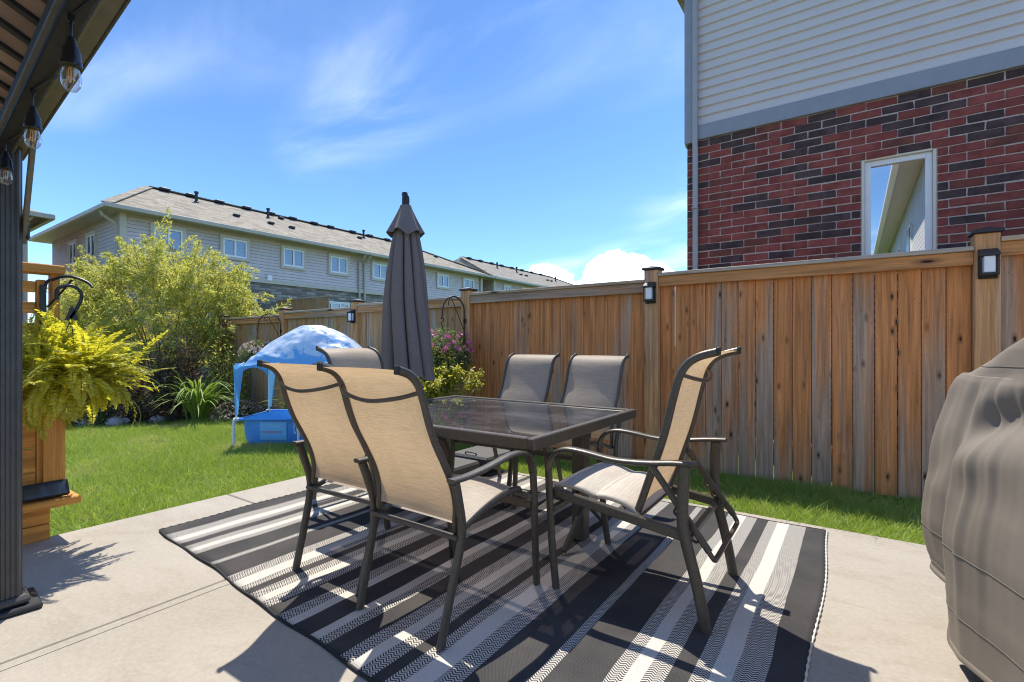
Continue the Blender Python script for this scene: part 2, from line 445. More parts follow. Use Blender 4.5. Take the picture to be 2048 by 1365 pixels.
def mat_glass_table():
    k = NT('table_glass'); k.n.remove(k.b)
    t = k.node('ShaderNodeBsdfTransparent'); t.inputs[0].default_value = (.40, .385, .40, 1)
    g = k.node('ShaderNodeBsdfGlossy'); c = k.coord()
    sm = k.noise(c, 3.5, 4); scr = k.noise(k.mapping(c, (2, 60, 1), rot=(0, 0, R(24))), 1, 4, .6)
    k.L(k.mr(k.math('ADD', sm, k.math('MULTIPLY', scr, .5)), .6, 1.1, .012, .07), g.inputs['Roughness'])
    d = k.node('ShaderNodeBsdfDiffuse'); d.inputs[0].default_value = (.55, .55, .58, 1)
    fr = k.node('ShaderNodeFresnel'); fr.inputs[0].default_value = 1.85
    m = k.node('ShaderNodeMixShader'); k.L(fr.outputs[0], m.inputs[0]); k.L(t.outputs[0], m.inputs[1]); k.L(g.outputs[0], m.inputs[2])
    m2 = k.node('ShaderNodeMixShader'); k.L(k.mr(k.math('MULTIPLY', scr, sm), .22, .5, .035, .16), m2.inputs[0]); k.L(m.outputs[0], m2.inputs[1]); k.L(d.outputs[0], m2.inputs[2])
    k.L(m2.outputs[0], k.out.inputs[0]); MT['table_glass'] = k.m
mat_glass_table()

def mat_window(name, refl, tint, depthcol):
    k = NT(name); k.n.remove(k.b)
    d = k.node('ShaderNodeBsdfTransparent'); d.inputs[0].default_value = (*tint, 1)
    g = k.node('ShaderNodeBsdfGlossy'); g.inputs['Roughness'].default_value = .004
    pass
    m = k.node('ShaderNodeMixShader'); m.inputs[0].default_value = refl
    k.L(d.outputs[0], m.inputs[1]); k.L(g.outputs[0], m.inputs[2]); k.L(m.outputs[0], k.out.inputs[0]); MT[name] = k.m
mat_window('window_glass', .72, (.45, .48, .5), None)
mat_window('window_glass_far', .16, (.62, .66, .7), None)
def mat_bulb():
    k = NT('bulb_glass'); k.n.remove(k.b)
    t = k.node('ShaderNodeBsdfTransparent'); t.inputs[0].default_value = (.93, .92, .9, 1)
    g = k.node('ShaderNodeBsdfGlossy'); g.inputs['Roughness'].default_value = .02
    lw = k.node('ShaderNodeLayerWeight'); lw.inputs[0].default_value = .35
    m = k.node('ShaderNodeMixShader'); k.L(k.mr(lw.outputs['Facing'], 0, 1, .06, .75), m.inputs[0]); k.L(t.outputs[0], m.inputs[1]); k.L(g.outputs[0], m.inputs[2])
    k.L(m.outputs[0], k.out.inputs[0]); MT['bulb_glass'] = k.m
mat_bulb()

def mat_leaf(name, stops, trans, tfac=.5, rough=.55, scale=.8):
    k = NT(name); k.n.remove(k.b)
    r = k.irand(); c = k.coord(); n = k.noise(c, scale, 3)
    f = k.math('ADD', k.math('MULTIPLY', r, .6), k.math('MULTIPLY', k.mr(n, .3, .7), .4))
    col = k.ramp(f, stops)
    d = k.node('ShaderNodeBsdfDiffuse'); k.L(col, d.inputs[0])
    t = k.node('ShaderNodeBsdfTranslucent'); k.L(k.mix(.5, col, trans, 'MIX'), t.inputs[0])
    g = k.node('ShaderNodeBsdfGlossy'); g.inputs['Roughness'].default_value = rough; g.inputs[0].default_value = (.8, .85, .8, 1)
    m = k.node('ShaderNodeMixShader'); m.inputs[0].default_value = tfac; k.L(d.outputs[0], m.inputs[1]); k.L(t.outputs[0], m.inputs[2])
    m2 = k.node('ShaderNodeMixShader'); m2.inputs[0].default_value = .045; k.L(m.outputs[0], m2.inputs[1]); k.L(g.outputs[0], m2.inputs[2])
    k.L(m2.outputs[0], k.out.inputs[0]); MT[name] = k.m
mat_leaf('leaf_bush', [(0, (.24, .28, .05)), (.5, (.46, .47, .10)), (1, (.72, .67, .23))], (.86, .80, .14), .48)
mat_leaf('leaf_dark', [(0, (.025, .03, .016)), (.55, (.06, .05, .03)), (.85, (.12, .06, .045)), (1, (.36, .30, .24))], (.2, .12, .06), .35)
mat_leaf('leaf_fern', [(0, (.22, .28, .02)), (.45, (.46, .47, .03)), (1, (.74, .63, .07))], (.98, .86, .05), .6)
mat_leaf('leaf_lily', [(0, (.11, .20, .03)), (.6, (.24, .36, .06)), (1, (.44, .52, .14))], (.36, .48, .07), .4)
mat_leaf('leaf_gold', [(0, (.22, .25, .03)), (.6, (.38, .38, .05)), (1, (.52, .48, .10))], (.66, .62, .06), .5)
mat_leaf('leaf_basket', [(0, (.09, .13, .035)), (.6, (.2, .24, .10)), (1, (.42, .42, .26))], (.34, .4, .1), .4)
mat_leaf('petal_pink', [(0, (.62, .10, .22)), (.6, (.74, .22, .32)), (1, (.80, .45, .50))], (.9, .25, .35), .4)
mat_leaf('petal_pale', [(0, (.64, .26, .34)), (.5, (.76, .52, .44)), (1, (.80, .74, .60))], (.8, .6, .6), .4)
mat_leaf('grass_blade', [(0, (.16, .245, .03)), (.5, (.27, .37, .05)), (.86, (.38, .46, .08)), (1, (.56, .52, .24))], (.52, .66, .07), .42, .6, .7)
def straw():
    m = MT['grass_blade']; nt = m.node_tree
    rm = [n for n in nt.nodes if n.type == 'VALTORGB'][0]; users = [l.to_socket for l in rm.outputs[0].links]
    tc = nt.nodes.new('ShaderNodeTexCoord'); nz = nt.nodes.new('ShaderNodeTexNoise'); nz.inputs['Scale'].default_value = 1.35; nz.inputs['Detail'].default_value = 5
    nt.links.new(tc.outputs['Object'], nz.inputs['Vector'])
    mr = nt.nodes.new('ShaderNodeMapRange'); mr.inputs[1].default_value = .52; mr.inputs[2].default_value = .70; mr.inputs[4].default_value = .8; nt.links.new(nz.outputs['Fac'], mr.inputs[0])
    mx = nt.nodes.new('ShaderNodeMix'); mx.data_type = 'RGBA'; nt.links.new(mr.outputs[0], mx.inputs[0]); nt.links.new(rm.outputs[0], mx.inputs[6]); mx.inputs[7].default_value = (.50, .46, .17, 1)
    for u in users: nt.links.new(mx.outputs[2], u)
straw()
mat_leaf('tree_leaf', [(0, (.05, .09, .02)), (1, (.14, .19, .04))], (.25, .35, .05), .4)

def mat_ground():
    k = NT('ground_turf'); c = k.coord()
    n = k.noise(c, 2.0, 5); f = k.noise(c, 60, 4, .7); n2 = k.noise(c, .5, 3)
    col = k.mix(k.mr(f, .3, .7), (.07, .12, .02), (.15, .22, .04))
    col = k.mix(k.mr(n, .62, .75, 0, .8), col, (.22, .17, .085))
    k.set(col, .95, 0, k.bump(f, .8, .02), .1); MT['ground_turf'] = k.m
mat_ground()
def mat_mulch():
    k = NT('mulch'); c = k.coord()
    v = k.voro(k.mapping(c, (26, 60, 26)), 1, 'F1', 'Color'); s = k.node('ShaderNodeSeparateColor'); k.L(v, s.inputs[0])
    n = k.noise(c, 30, 4)
    col = k.mix(s.outputs[0], (.035, .027, .022), (.20, .165, .13))
    k.set(col, .95, 0, k.bump(k.math('ADD', s.outputs[1], n), .9, .03), .1); MT['mulch'] = k.m
mat_mulch()

# ------------------------------------------------------------------ geometry helpers
class MB:
    def __init__(s): s.v = []; s.f = []
    def add(s, v, f):
        o = len(s.v); s.v += [tuple(p) for p in v]; s.f += [tuple(i + o for i in q) for q in f]; return s
    def box(s, c, d, rot=None, bev=0.0):
        bm = bmesh.new(); bmesh.ops.create_cube(bm, size=1)
        bmesh.ops.scale(bm, vec=d, verts=bm.verts)
        if bev: bmesh.ops.bevel(bm, geom=bm.edges[:], offset=bev, segments=1, affect='EDGES')
        m = Matrix.Translation(c)
        if rot is not None: m = m @ (rot.to_4x4() if isinstance(rot, Matrix) else Matrix.Rotation(rot, 4, 'Z'))
        bmesh.ops.transform(bm, matrix=m, verts=bm.verts)
        bm.verts.ensure_lookup_table()
        s.add([v.co[:] for v in bm.verts], [[v.index for v in f.verts] for f in bm.faces]); bm.free(); return s
    def sweep(s, path, prof, side=None, close=False, caps=True, scale=None):
        """sweep a 2-D profile (a along side, b along normal) over a 3-D path"""
        P = [Vector(p) for p in path]; n = len(P); m = len(prof); base = len(s.v)
        T = []
        for i in range(n):
            a = P[(i - 1) % n] if close or i > 0 else P[0]; b = P[(i + 1) % n] if close or i < n - 1 else P[-1]
            T.append((b - a).normalized())
        prev = None
        for i in range(n):
            t = T[i]
            if side is not None:
                sd = Vector(side); sd = (sd - t * sd.dot(t)).normalized()
            else:
                if prev is None:
                    ref = Vector((0, 0, 1)) if abs(t.z) < .9 else Vector((1, 0, 0))
                    sd = ref.cross(t).normalized()
                else: sd = (prev - t * prev.dot(t)).normalized()
                prev = sd
            nn = t.cross(sd)
            k = scale[i] if scale else 1
            for a, b in prof: s.v.append(tuple(P[i] + sd * a * k + nn * b * k))
        rng = n if close else n - 1
        for i in range(rng):
            for j in range(m):
                a = base + i * m + j; b = base + i * m + (j + 1) % m
                c = base + ((i + 1) % n) * m + (j + 1) % m; d = base + ((i + 1) % n) * m + j
                s.f.append((a, b, c, d))
        if caps and not close:
            s.f.append(tuple(base + j for j in range(m))[::-1]); s.f.append(tuple(base + (n - 1) * m + j for j in range(m)))
        return s
    def tube(s, path, r, n=8, **k):
        return s.sweep(path, [(r * math.cos(2 * PI * i / n), r * math.sin(2 * PI * i / n)) for i in range(n)], **k)
    def bar(s, path, w, t, side=(1, 0, 0), r=.3, **k):
        c = min(w, t) * r; a, b = w / 2, t / 2
        prof = [(a, -b + c), (a, b - c), (a - c, b), (-a + c, b), (-a, b - c), (-a, -b + c), (-a + c, -b), (a - c, -b)]
        return s.sweep(path, prof, side, **k)
    def lathe(s, prof, c=(0, 0, 0), n=20):
        base = len(s.v)
        for (r, z) in prof:
            for i in range(n): s.v.append((c[0] + r * math.cos(2 * PI * i / n), c[1] + r * math.sin(2 * PI * i / n), c[2] + z))
        for k in range(len(prof) - 1):
            for i in range(n):
                s.f.append((base + k * n + i, base + k * n + (i + 1) % n, base + (k + 1) * n + (i + 1) % n, base + (k + 1) * n + i))
        return s
    def grid(s, fn, nu, nv, wrap=False):
        base = len(s.v)
        for j in range(nv + 1):
            for i in range(nu if wrap else nu + 1): s.v.append(tuple(fn(i / nu, j / nv)))
        w = nu if wrap else nu + 1
        for j in range(nv):
            for i in range(nu):
                a = base + j * w + i; b = base + j * w + (i + 1) % w
                s.f.append((a, b, b + w, a + w))
        return s
    def mesh(s, name, smooth=None):
        me = bpy.data.meshes.new(name); me.from_pydata(s.v, [], s.f); me.update()
        bm = bmesh.new(); bm.from_mesh(me); bmesh.ops.recalc_face_normals(bm, faces=bm.faces); bm.to_mesh(me); bm.free()
        if smooth is not None:
            me.polygons.foreach_set('use_smooth', [True] * len(me.polygons))
            me.set_sharp_from_angle(angle=R(smooth))
        return me
    def build(s, name, mat, parent=None, smooth=None, bevel=0, loc=None):
        return link(name, s.mesh(name, smooth), mat, parent, bevel, loc)

def link(name, me, mat, parent=None, bevel=0, loc=None):
    o = bpy.data.objects.new(name, me); COL.objects.link(o)
    if mat is not None and not me.materials: me.materials.append(MT[mat] if isinstance(mat, str) else mat)
    if parent: o.parent = parent
    if loc: o.location = loc
    if bevel:
        b = o.modifiers.new('bevel', 'BEVEL'); b.width = bevel; b.segments = 2; b.limit_method = 'ANGLE'; b.angle_limit = R(40)
    return o
def tag(o, label=None, cat=None, group=None, kind=None):
    if label: o['label'] = label
    if cat: o['category'] = cat
    if group: o['group'] = group
    if kind: o['kind'] = kind
    return o
def thing(name, label, cat, loc=(0, 0, 0), rz=0, group=None):
    o = bpy.data.objects.new(name, None); COL.objects.link(o)
    o.empty_display_size = .2; o.location = loc; o.rotation_euler = (0, 0, rz)
    return tag(o, label, cat, group)
def copy_tree(o, parent=None):
    c = o.copy(); COL.objects.link(c); c.parent = parent
    for ch in list(o.children): copy_tree(ch, c)
    return c
def spline(pts, per=6):
    P = [Vector(p) for p in pts]; out = []
    for i in range(len(P) - 1):
        p0 = P[max(i - 1, 0)]; p1 = P[i]; p2 = P[i + 1]; p3 = P[min(i + 2, len(P) - 1)]
        for k in range(per):
            t = k / per
            out.append(.5 * ((2 * p1) + (-p0 + p2) * t + (2 * p0 - 5 * p1 + 4 * p2 - p3) * t * t + (-p0 + 3 * p1 - 3 * p2 + p3) * t ** 3))
    out.append(P[-1]); return out
def mesh_np(name, V, F, smooth=False):
    """V (n,3), F (m,k) with constant k"""
    me = bpy.data.meshes.new(name); V = np.asarray(V, dtype=np.float32); F = np.asarray(F, dtype=np.int32)
    m, k = F.shape
    me.vertices.add(len(V)); me.vertices.foreach_set('co', V.ravel())
    me.loops.add(m * k); me.loops.foreach_set('vertex_index', F.ravel())
    me.polygons.add(m); me.polygons.foreach_set('loop_start', np.arange(0, m * k, k, dtype=np.int32))
    me.polygons.foreach_set('loop_total', np.full(m, k, dtype=np.int32))
    if smooth: me.polygons.foreach_set('use_smooth', np.ones(m, dtype=bool))
    me.update(calc_edges=True); me.validate(); return me
def unit(a): return a / np.maximum(np.linalg.norm(a, axis=1, keepdims=True), 1e-9)
def leaves(name, P, D, Nn, Ln, Wd, mat, parent, fold=.25):
    """diamond leaves: base point P, direction D, rough normal Nn, length and width arrays"""
    P = np.asarray(P, float); D = unit(np.asarray(D, float)); S = unit(np.cross(D, np.asarray(Nn, float)))
    U = np.cross(S, D); Ln = np.broadcast_to(Ln, (len(P),))[:, None]; Wd = np.broadcast_to(Wd, (len(P),))[:, None]
    a = P; b = P + D * Ln * .45 + S * Wd * .5 + U * Wd * fold; c = P + D * Ln; d = P + D * Ln * .45 - S * Wd * .5 + U * Wd * fold
    V = np.stack([a, b, c, d], 1).reshape(-1, 3); F = np.arange(len(P) * 4).reshape(-1, 4)
    return link(name, mesh_np(name, V, F), mat, parent)

def ground_z(x, y=0): return -.035 + .0125 * max(min(x, 0.), -14)

# ------------------------------------------------------------------ the ground
def build_ground():
    xs = [-400, -120, -60, -30, -20, -14] + list(np.arange(-13, 1, 1.0)) + [1, 4, 10, 30, 100, 400]
    ys = [-400, -100, -40, -20, -10, -5, 0, 5, 10, 20, 40, 100, 400]
    mb = MB(); V = [(x, y, ground_z(x)) for y in ys for x in xs]; w = len(xs)
    F = [(j * w + i, j * w + i + 1, (j + 1) * w + i + 1, (j + 1) * w + i) for j in range(len(ys) - 1) for i in range(w - 1)]
    o = mb.add(V, F).build('ground', 'ground_turf'); o['kind'] = 'structure'
build_ground()

# patio: concrete slabs with sawn and tooled joints
def build_patio():
    base = bpy.data.objects.new('patio', None); COL.objects.link(base); base['kind'] = 'structure'
    xs = [-4.04, -2.57, .9, 4.2, 8.0]; ys = [-9, -5.2, -1.4, 1.90, 3.75]
    for i in range(len(xs) - 1):
        for j in range(len(ys) - 1):
            g = .004
            x0, x1 = xs[i] + (g if i else 0), xs[i + 1] - g; y0, y1 = ys[j] + (g if j else 0), ys[j + 1] - (g if j < len(ys) - 2 else 0)
            MB().box(((x0 + x1) / 2, (y0 + y1) / 2, -.07), (x1 - x0, y1 - y0, .14), bev=.007).build('slab', 'concrete', base)
    # tooled border strip beside the long joint
    MB().box((-2.535, 1.0, .0012), (.05, 4.6, .0024), bev=.001).build('joint_border', 'concrete', base)
build_patio()

# planting bed at the end of the lawn
BED = [(-10.55, 2.3), (-9.75, 3.3), (-9.1, 4.35), (-7.6, 4.62), (-4.6, 4.68), (-4.4, 4.93), (-14.2, 4.93), (-14.2, -4), (-11.6, -4), (-11.1, 0)]
def in_poly(px, py, poly):
    inside = np.zeros(len(px), bool); n = len(poly)
    for i in range(n):
        x1, y1 = poly[i]; x2, y2 = poly[(i + 1) % n]
        c = ((y1 > py) != (y2 > py)) & (px < (x2 - x1) * (py - y1) / (y2 - y1 + 1e-12) + x1)
        inside ^= c
    return inside
def build_bed():
    bm = bmesh.new()
    vs = [bm.verts.new((x, y, ground_z(x) + .02)) for x, y in BED]
    f = bm.faces.new(vs); bmesh.ops.triangulate(bm, faces=[f])
    bmesh.ops.subdivide_edges(bm, edges=bm.edges[:], cuts=5, use_grid_fill=True)
    for v in bm.verts: v.co.z += .035 * mnoise.noise(v.co * 3.1) + .01
    me = bpy.data.meshes.new('garden_bed'); bm.to_mesh(me); bm.free()
    o = link('garden_bed', me, 'mulch'); o['kind'] = 'structure'
    # bark chips
    n = 9000; px = RNG.uniform(-12, -4.5, n); py = RNG.uniform(0, 4.9, n); ok = in_poly(px, py, BED); px, py = px[ok], py[ok]; n = len(px)
    z = np.array([ground_z(x) for x in px]) + .05 + RNG.uniform(-.01, .02, n)
    leaves('bark_chips', np.stack([px, py, z], 1), RNG.normal(size=(n, 3)) * [1, 1, .25], RNG.normal(size=(n, 3)) * .4 + [0, 0, 1], RNG.uniform(.03, .08, n), RNG.uniform(.012, .03, n), 'mulch', o, .1)['kind'] = 'stuff'
build_bed()

def build_grass():
    regs = [(-11.2, -4.035, -1.2, 4.9, 6200), (-4.05, 3.0, 3.745, 4.93, 9500), (-4.09, -4.03, -1.2, 3.8, 14000), (-4.05, 3.0, 3.745, 3.79, 14000)]
    P = []
    for x0, x1, y0, y1, dens in regs:
        n = int((x1 - x0) * (y1 - y0) * dens); px = RNG.uniform(x0, x1, n); py = RNG.uniform(y0, y1, n)
        # thin worn patches
        nz = np.sin(px * 2.1 + 1.3 * np.sin(py * 1.7)) * np.cos(py * 2.6 + .8 * np.sin(px * 1.1))
        keep = ~in_poly(px, py, BED) & (RNG.uniform(size=n) > np.clip((nz - .72) * 3, 0, .75))
        P.append(np.stack([px[keep], py[keep]], 1))
    P = np.concatenate(P); n = len(P)
    z = -.035 + .0125 * np.clip(P[:, 0], -14, 0)
    B = np.concatenate([P, z[:, None]], 1)
    ang = RNG.uniform(0, 2 * PI, n); h = RNG.gamma(9, .0045, n) * (1 + .25 * np.sin(P[:, 0] * 5) * np.sin(P[:, 1] * 6)); w = RNG.uniform(.0045, .009, n)
    tall = RNG.uniform(size=n) < .06; h = np.where(tall, h * 1.7, h); lean = RNG.normal(size=(n, 2)) * .7
    S = np.stack([np.cos(ang), np.sin(ang), np.zeros(n)], 1) * w[:, None] * .5
    tip = B + np.concatenate([lean * h[:, None], h[:, None]], 1)
    V = np.stack([B - S, B + S, tip], 1).reshape(-1, 3)
    o = link('lawn_grass', mesh_np('lawn_grass', V, np.arange(n * 3).reshape(-1, 3)), 'grass_blade')
    tag(o, 'short mown green lawn grass around the patio', 'grass', kind='stuff')
build_grass()

# ------------------------------------------------------------------ the fence
FY = 4.96
POSTS = [3.26, .79, -1.684, -4.13, -6.39, -8.42, -10.7]
TOPS = [1.945, 1.893, 1.838, 1.805, 1.765, 1.715]
def build_fence():
    t = thing('fence', 'long stepped cedar board fence behind the table with black post caps', 'fence', (0, FY, 0))
    cap_mesh = None
    for i, px in enumerate(POSTS):
        hi = TOPS[max(0, min(i - 1, len(TOPS) - 1))]
        g = ground_z(px)
        p = MB().box((0, 0, (hi + .035 + g - .1) / 2), (.142, .142, hi + .035 - g + .1), bev=.006).build('post', 'post_wood', t, loc=(px, -.012, 0))
        c = MB()
        c.box((0, 0, 0), (.178, .178, .026), bev=.004)
        c.add([(-.08, -.08, .013), (.08, -.08, .013), (.08, .08, .013), (-.08, .08, .013), (0, 0, .04)], [(0, 1, 4), (1, 2, 4), (2, 3, 4), (3, 0, 4)])
        c.build('post_cap', 'black_cap', p, loc=(0, 0, hi + .049))
    for i in range(len(POSTS) - 1):
        x1, x0 = POSTS[i] - .071, POSTS[i + 1] + .071; top = TOPS[i]; w = x1 - x0; cx = (x0 + x1) / 2
        far = i >= 3
        MB().box((0, 0, 0), (w, .14, .034), bev=.004).build('cap_board', 'cap_wood', t, loc=(cx, -.02, top - .017))
        MB().box((0, 0, 0), (w, .034, .10), bev=.004).build('rail', 'rail_wood', t, loc=(cx, -.05, top - .0845))
        MB().box((0, 0, 0), (w, .034, .09), bev=.004).build('rail', 'rail_wood', t, loc=(cx, .04, .30 + ground_z(cx)))
        MB().box((0, 0, 0), (w, .034, .09), bev=.004).build('rail', 'rail_wood', t, loc=(cx, .04, top - .09))
        n = 16 if w > 2.2 else 14
        pitch = w / n; gap = [.006, .006, .0028, .003, .003, .003][i]
        bot = ground_z(cx) - .02; hgt = top - .04 - bot
        me = MB().box((0, 0, hgt / 2), (pitch - gap, .019, hgt), bev=.0025).mesh('board')
        for k in range(n):
            o = link('board', me, 'fence_wood_far' if far else 'fence_wood', t, loc=(x0 + pitch * (k + .5) + random.uniform(-.0012, .0012), random.uniform(-.004, .004), bot + random.uniform(-.012, .012)))
            o.rotation_euler = (0, 0, random.uniform(-.012, .012))
    return t
build_fence()
# back fence closing the end of the garden
def back_fence():
    t = thing('back_fence', 'weathered board fence across the far end of the garden behind the big shrub', 'fence', (-14.3, 4.9, -.18))
    me = MB().box((0, 0, .9), (.019, .14, 1.8), bev=.002).mesh('board')
    for k in range(90): link('board', me, 'fence_wood_far', t, loc=(random.uniform(-.003, .003), -.2 - k * .146, 0))
    for k in range(6): MB().box((0, 0, .92), (.14, .14, 1.95), bev=.005).build('post', 'post_wood', t, loc=(.02, -.1 - k * 2.5, 0))
    MB().box((0, -6.6, 1.80), (.14, 13.1, .034)).build('cap_board', 'cap_wood', t)
back_fence()

def post_light(x, top, label):
    t = thing('post_light', label, 'lamp', (x, FY - .012 - .0712, top), 0, 'solar lights on the fence posts')
    MB().box((0, -.008, -.105), (.105, .016, .215), bev=.003).build('back_plate', 'black_metal', t)
    mb = MB()
    V = [(-.055, -.016, .0), (.055, -.016, .0), (.055, -.085, -.035), (-.055, -.085, -.035), (-.055, -.016, -.055), (.055, -.016, -.055), (.055, -.085, -.055), (-.055, -.085, -.055)]
    mb.add(V, [(0, 1, 2, 3), (4, 5, 6, 7), (0, 1, 5, 4), (1, 2, 6, 5), (2, 3, 7, 6), (3, 0, 4, 7)]).build('hood', 'black_cap', t, bevel=.003)
    MB().box((0, -.047, -.115), (.062, .054, .118), bev=.004).build('lamp_shade', 'light_shade', t)
    MB().box((0, -.048, -.185), (.1, .075, .02), bev=.003).build('base_tray', 'black_metal', t)
    for s in (-1, 1): MB().box((s * .047, -.076, -.116), (.007, .007, .12)).build('corner_bar', 'black_metal', t)
post_light(.79, 1.86, 'black solar lamp with white shade on the tall right-hand fence post near the grill cover')
post_light(-1.684, 1.80, 'black solar lamp with white shade on the fence post left of the brick house corner')
post_light(-6.39, 1.72, 'black solar lamp with white shade on the fence post behind the blue canopy and umbrella')

# ------------------------------------------------------------------ brick house beyond the fence
HY = 6.5
def build_brick_house():
    t = thing('brick_house', 'two storey house of red and black brick with light grey siding above', 'house', (0, HY, 0))
    x0, x1 = -1.765, 6.5; ztop = 3.765
    wx0, wx1, wz0, wz1 = .064, .68, 1.95, 3.165
    # mortar shell with the window opening left free
    m = MB()
    for a, b, c, d in ((x0, wx0, -.2, ztop), (wx1, x1, -.2, ztop), (wx0, wx1, -.2, wz0), (wx0, wx1, wz1, ztop)):
        m.box(((a + b) / 2, .041, (c + d) / 2), (b - a, .1, d - c))
    m.box((x0 + .06, 4.1, ztop / 2), (.1, 8.0, ztop))
    m.box((2.4, 8.1, ztop / 2), (8.2, .1, ztop)); m.box((6.45, 4.1, ztop / 2), (.1, 7.8, ztop))
    wall = m.build('wall', 'mortar', t)
    p, L_ = .088, .267; bh, bl = .077, .256
    full = [MB().box((0, 0, 0), (bl, .03, bh), bev=.005).mesh('brick') for _ in range(12)]
    for me in full:
        for v in me.vertices: v.co += Vector((random.uniform(-.004, .004), random.uniform(-.003, .002), random.uniform(-.0038, .0038)))
    meshes = {}
    for me in full: pass
    cells = []
    rows = int((ztop + .15) / p)
    for r in range(rows):
        z = ztop - .045 - r * p; off = (L_ / 2 if r % 2 else 0)
        k = -1
        while True:
            a = x0 + k * L_ + off; b = a + L_; k += 1
            a2, b2 = max(a, x0), min(b, x1)
            if a2 >= x1: break
            if b2 - a2 < .03: continue
            segs = [(a2, b2)]
            if wz0 - .02 < z < wz1 + .02:
                segs = []
                if a2 < wx0: segs.append((a2, min(b2, wx0)))
                if b2 > wx1: segs.append((max(a2, wx1), b2))
                if a2 >= wx0 and b2 <= wx1: segs = []
            for s in segs:
                if s[1] - s[0] > .03: cells.append((s[0] + .0055, s[1] - .0055, z))
    vis = [c for c in cells if c[2] > 2.02 and c[0] < 1.46]
    vis = sorted(vis, key=lambda c: (c[0] ** 2 + (c[2] - 2.6) ** 2))[:298]
    vs = set(vis); rest = [c for c in cells if c not in vs]
    lim = {}
    for (a, b, z) in vis:
        w = round(b - a, 3)
        if abs(w - bl) < .002: me = full[random.randrange(12)]
        else:
            if w not in lim: lim[w] = MB().box((0, 0, 0), (w, .03, bh), bev=.005).mesh('brick')
            me = lim[w]
        dark = random.random() < .38
        o = bpy.data.objects.new('brick', me); COL.objects.link(o); o.parent = wall
        if not me.materials: me.materials.append(MT['brick_red'])
        o.material_slots[0].link = 'OBJECT'; o.material_slots[0].material = MT['brick_mixed' if random.random() < .14 else 'brick_dark' if dark else 'brick_red']
        o.location = ((a + b) / 2, random.uniform(-.004, .002), z + random.uniform(-.0025, .0025)); o.rotation_euler = (random.uniform(-.01, .01), random.uniform(-.004, .004), random.uniform(-.004, .004))
    mb = MB()
    for (a, b, z) in rest: mb.box(((a + b) / 2, 0, z), (b - a, .03, bh))
    for r in range(rows):      # side wall courses
        z = ztop - .045 - r * p
        for k in range(29): mb.box((x0 + .004, .16 + k * L_ + (L_ / 2 if r % 2 else 0), z), (.03, bl, bh))
    o = mb.build('brick_courses', 'brick_mixed', wall); o['kind'] = 'stuff'
    # window
    cx, cz = (wx0 + wx1) / 2, (wz0 + wz1) / 2; ww, wh = wx1 - wx0, wz1 - wz0
    def ring(w, h, b, d, y): 
        q = MB(); q.box((-w / 2 + b / 2, y, 0), (b, d, h)); q.box((w / 2 - b / 2, y, 0), (b, d, h)); q.box((0, y, h / 2 - b / 2), (w - 2 * b, d, b)); q.box((0, y, -h / 2 + b / 2), (w - 2 * b, d, b)); return q
    win = ring(ww, wh, .028, .09, .04).build('window', 'vinyl_cream', t, bevel=.003, loc=(cx, 0, cz))
    ring(ww - .058, wh - .058, .055, .05, .055).build('sash', 'vinyl_white', win, bevel=.004)
    MB().add([(-ww / 2 + .08, .062, -wh / 2 + .08), (ww / 2 - .08, .062, -wh / 2 + .08), (ww / 2 - .08, .062, wh / 2 - .08), (-ww / 2 + .08, .062, wh / 2 - .08)], [(0, 1, 2, 3)]).build('pane', 'window_glass', win)
    MB().box((0, .35, 0), (1.2, .02, 1.6)).build('room_backing', 'dark_room', win)
    # trim band, corner board, siding planks
    MB().box(((x0 + x1) / 2 + .06, -.02, ztop + .09), (x1 - x0 - .12, .06, .178), bev=.004).build('trim_band', 'trim_bluegrey', t)
    MB().box((x0 + .055, -.022, 5.1), (.15, .09, 2.72), bev=.004).build('corner_board', 'trim_bluegrey', t)
    MB().box((x0 + .02, .14, 5.1), (.12, .2, 2.72), bev=.004).build('corner_board', 'trim_bluegrey', t)
    pl = .1135; zs = ztop + .185; np_ = 22
    prof = [(-.012, 0), (-.026, .004), (-.026, .012), (-.006, pl - .012), (-.014, pl - .006), (-.010, pl + .002), (.02, pl + .002), (.02, 0)]
    xa, xb = x0 + .12, x1
    V = [(xa, y, z) for y, z in prof] + [(xb, y, z) for y, z in prof]; n = len(prof)
    F = [(i, (i + 1) % n, n + (i + 1) % n, n + i) for i in range(n)] + [tuple(range(n))[::-1], tuple(range(n, 2 * n))]
    me = MB().add(V, F).mesh('siding_plank')
    for k in range(np_): link('siding_plank', me, 'siding_plank', t, loc=(0, 0, zs + k * pl))
    MB().box(((x0 + x1) / 2, 4.1, 5.1), (x1 - x0 - .1, 8.1, 2.6)).build('upper_wall', 'siding_own', t)
    # downspout
    d = MB(); d.bar([(x0 + .115, -.075, 6.4), (x0 + .115, -.075, 3.75), (x0 + .115, -.06, 3.6), (x0 + .115, -.06, 0.1)], .062, .05, (1, 0, 0), .15)
    d.build('downspout', 'downspout_grey', t)
    for z in (2.9, 4.3, 5.7): MB().box((x0 + .115, -.07, z), (.072, .066, .02)).build('downspout_strap', 'downspout_grey', t)
    # roof, mostly out of view
    e = .45
    MB().add([(x0 - e, -e, 6.42), (x1 + e, -e, 6.42), (x1 + e, 8.2 + e, 6.42), (x0 - e, 8.2 + e, 6.42), (2.4, 3.6, 8.6), (2.4, 4.6, 8.6)],
             [(0, 1, 4), (1, 2, 5, 4), (2, 3, 5), (3, 0, 4, 5), (0, 3, 2, 1)]).build('roof', 'shingle', t)
build_brick_house()

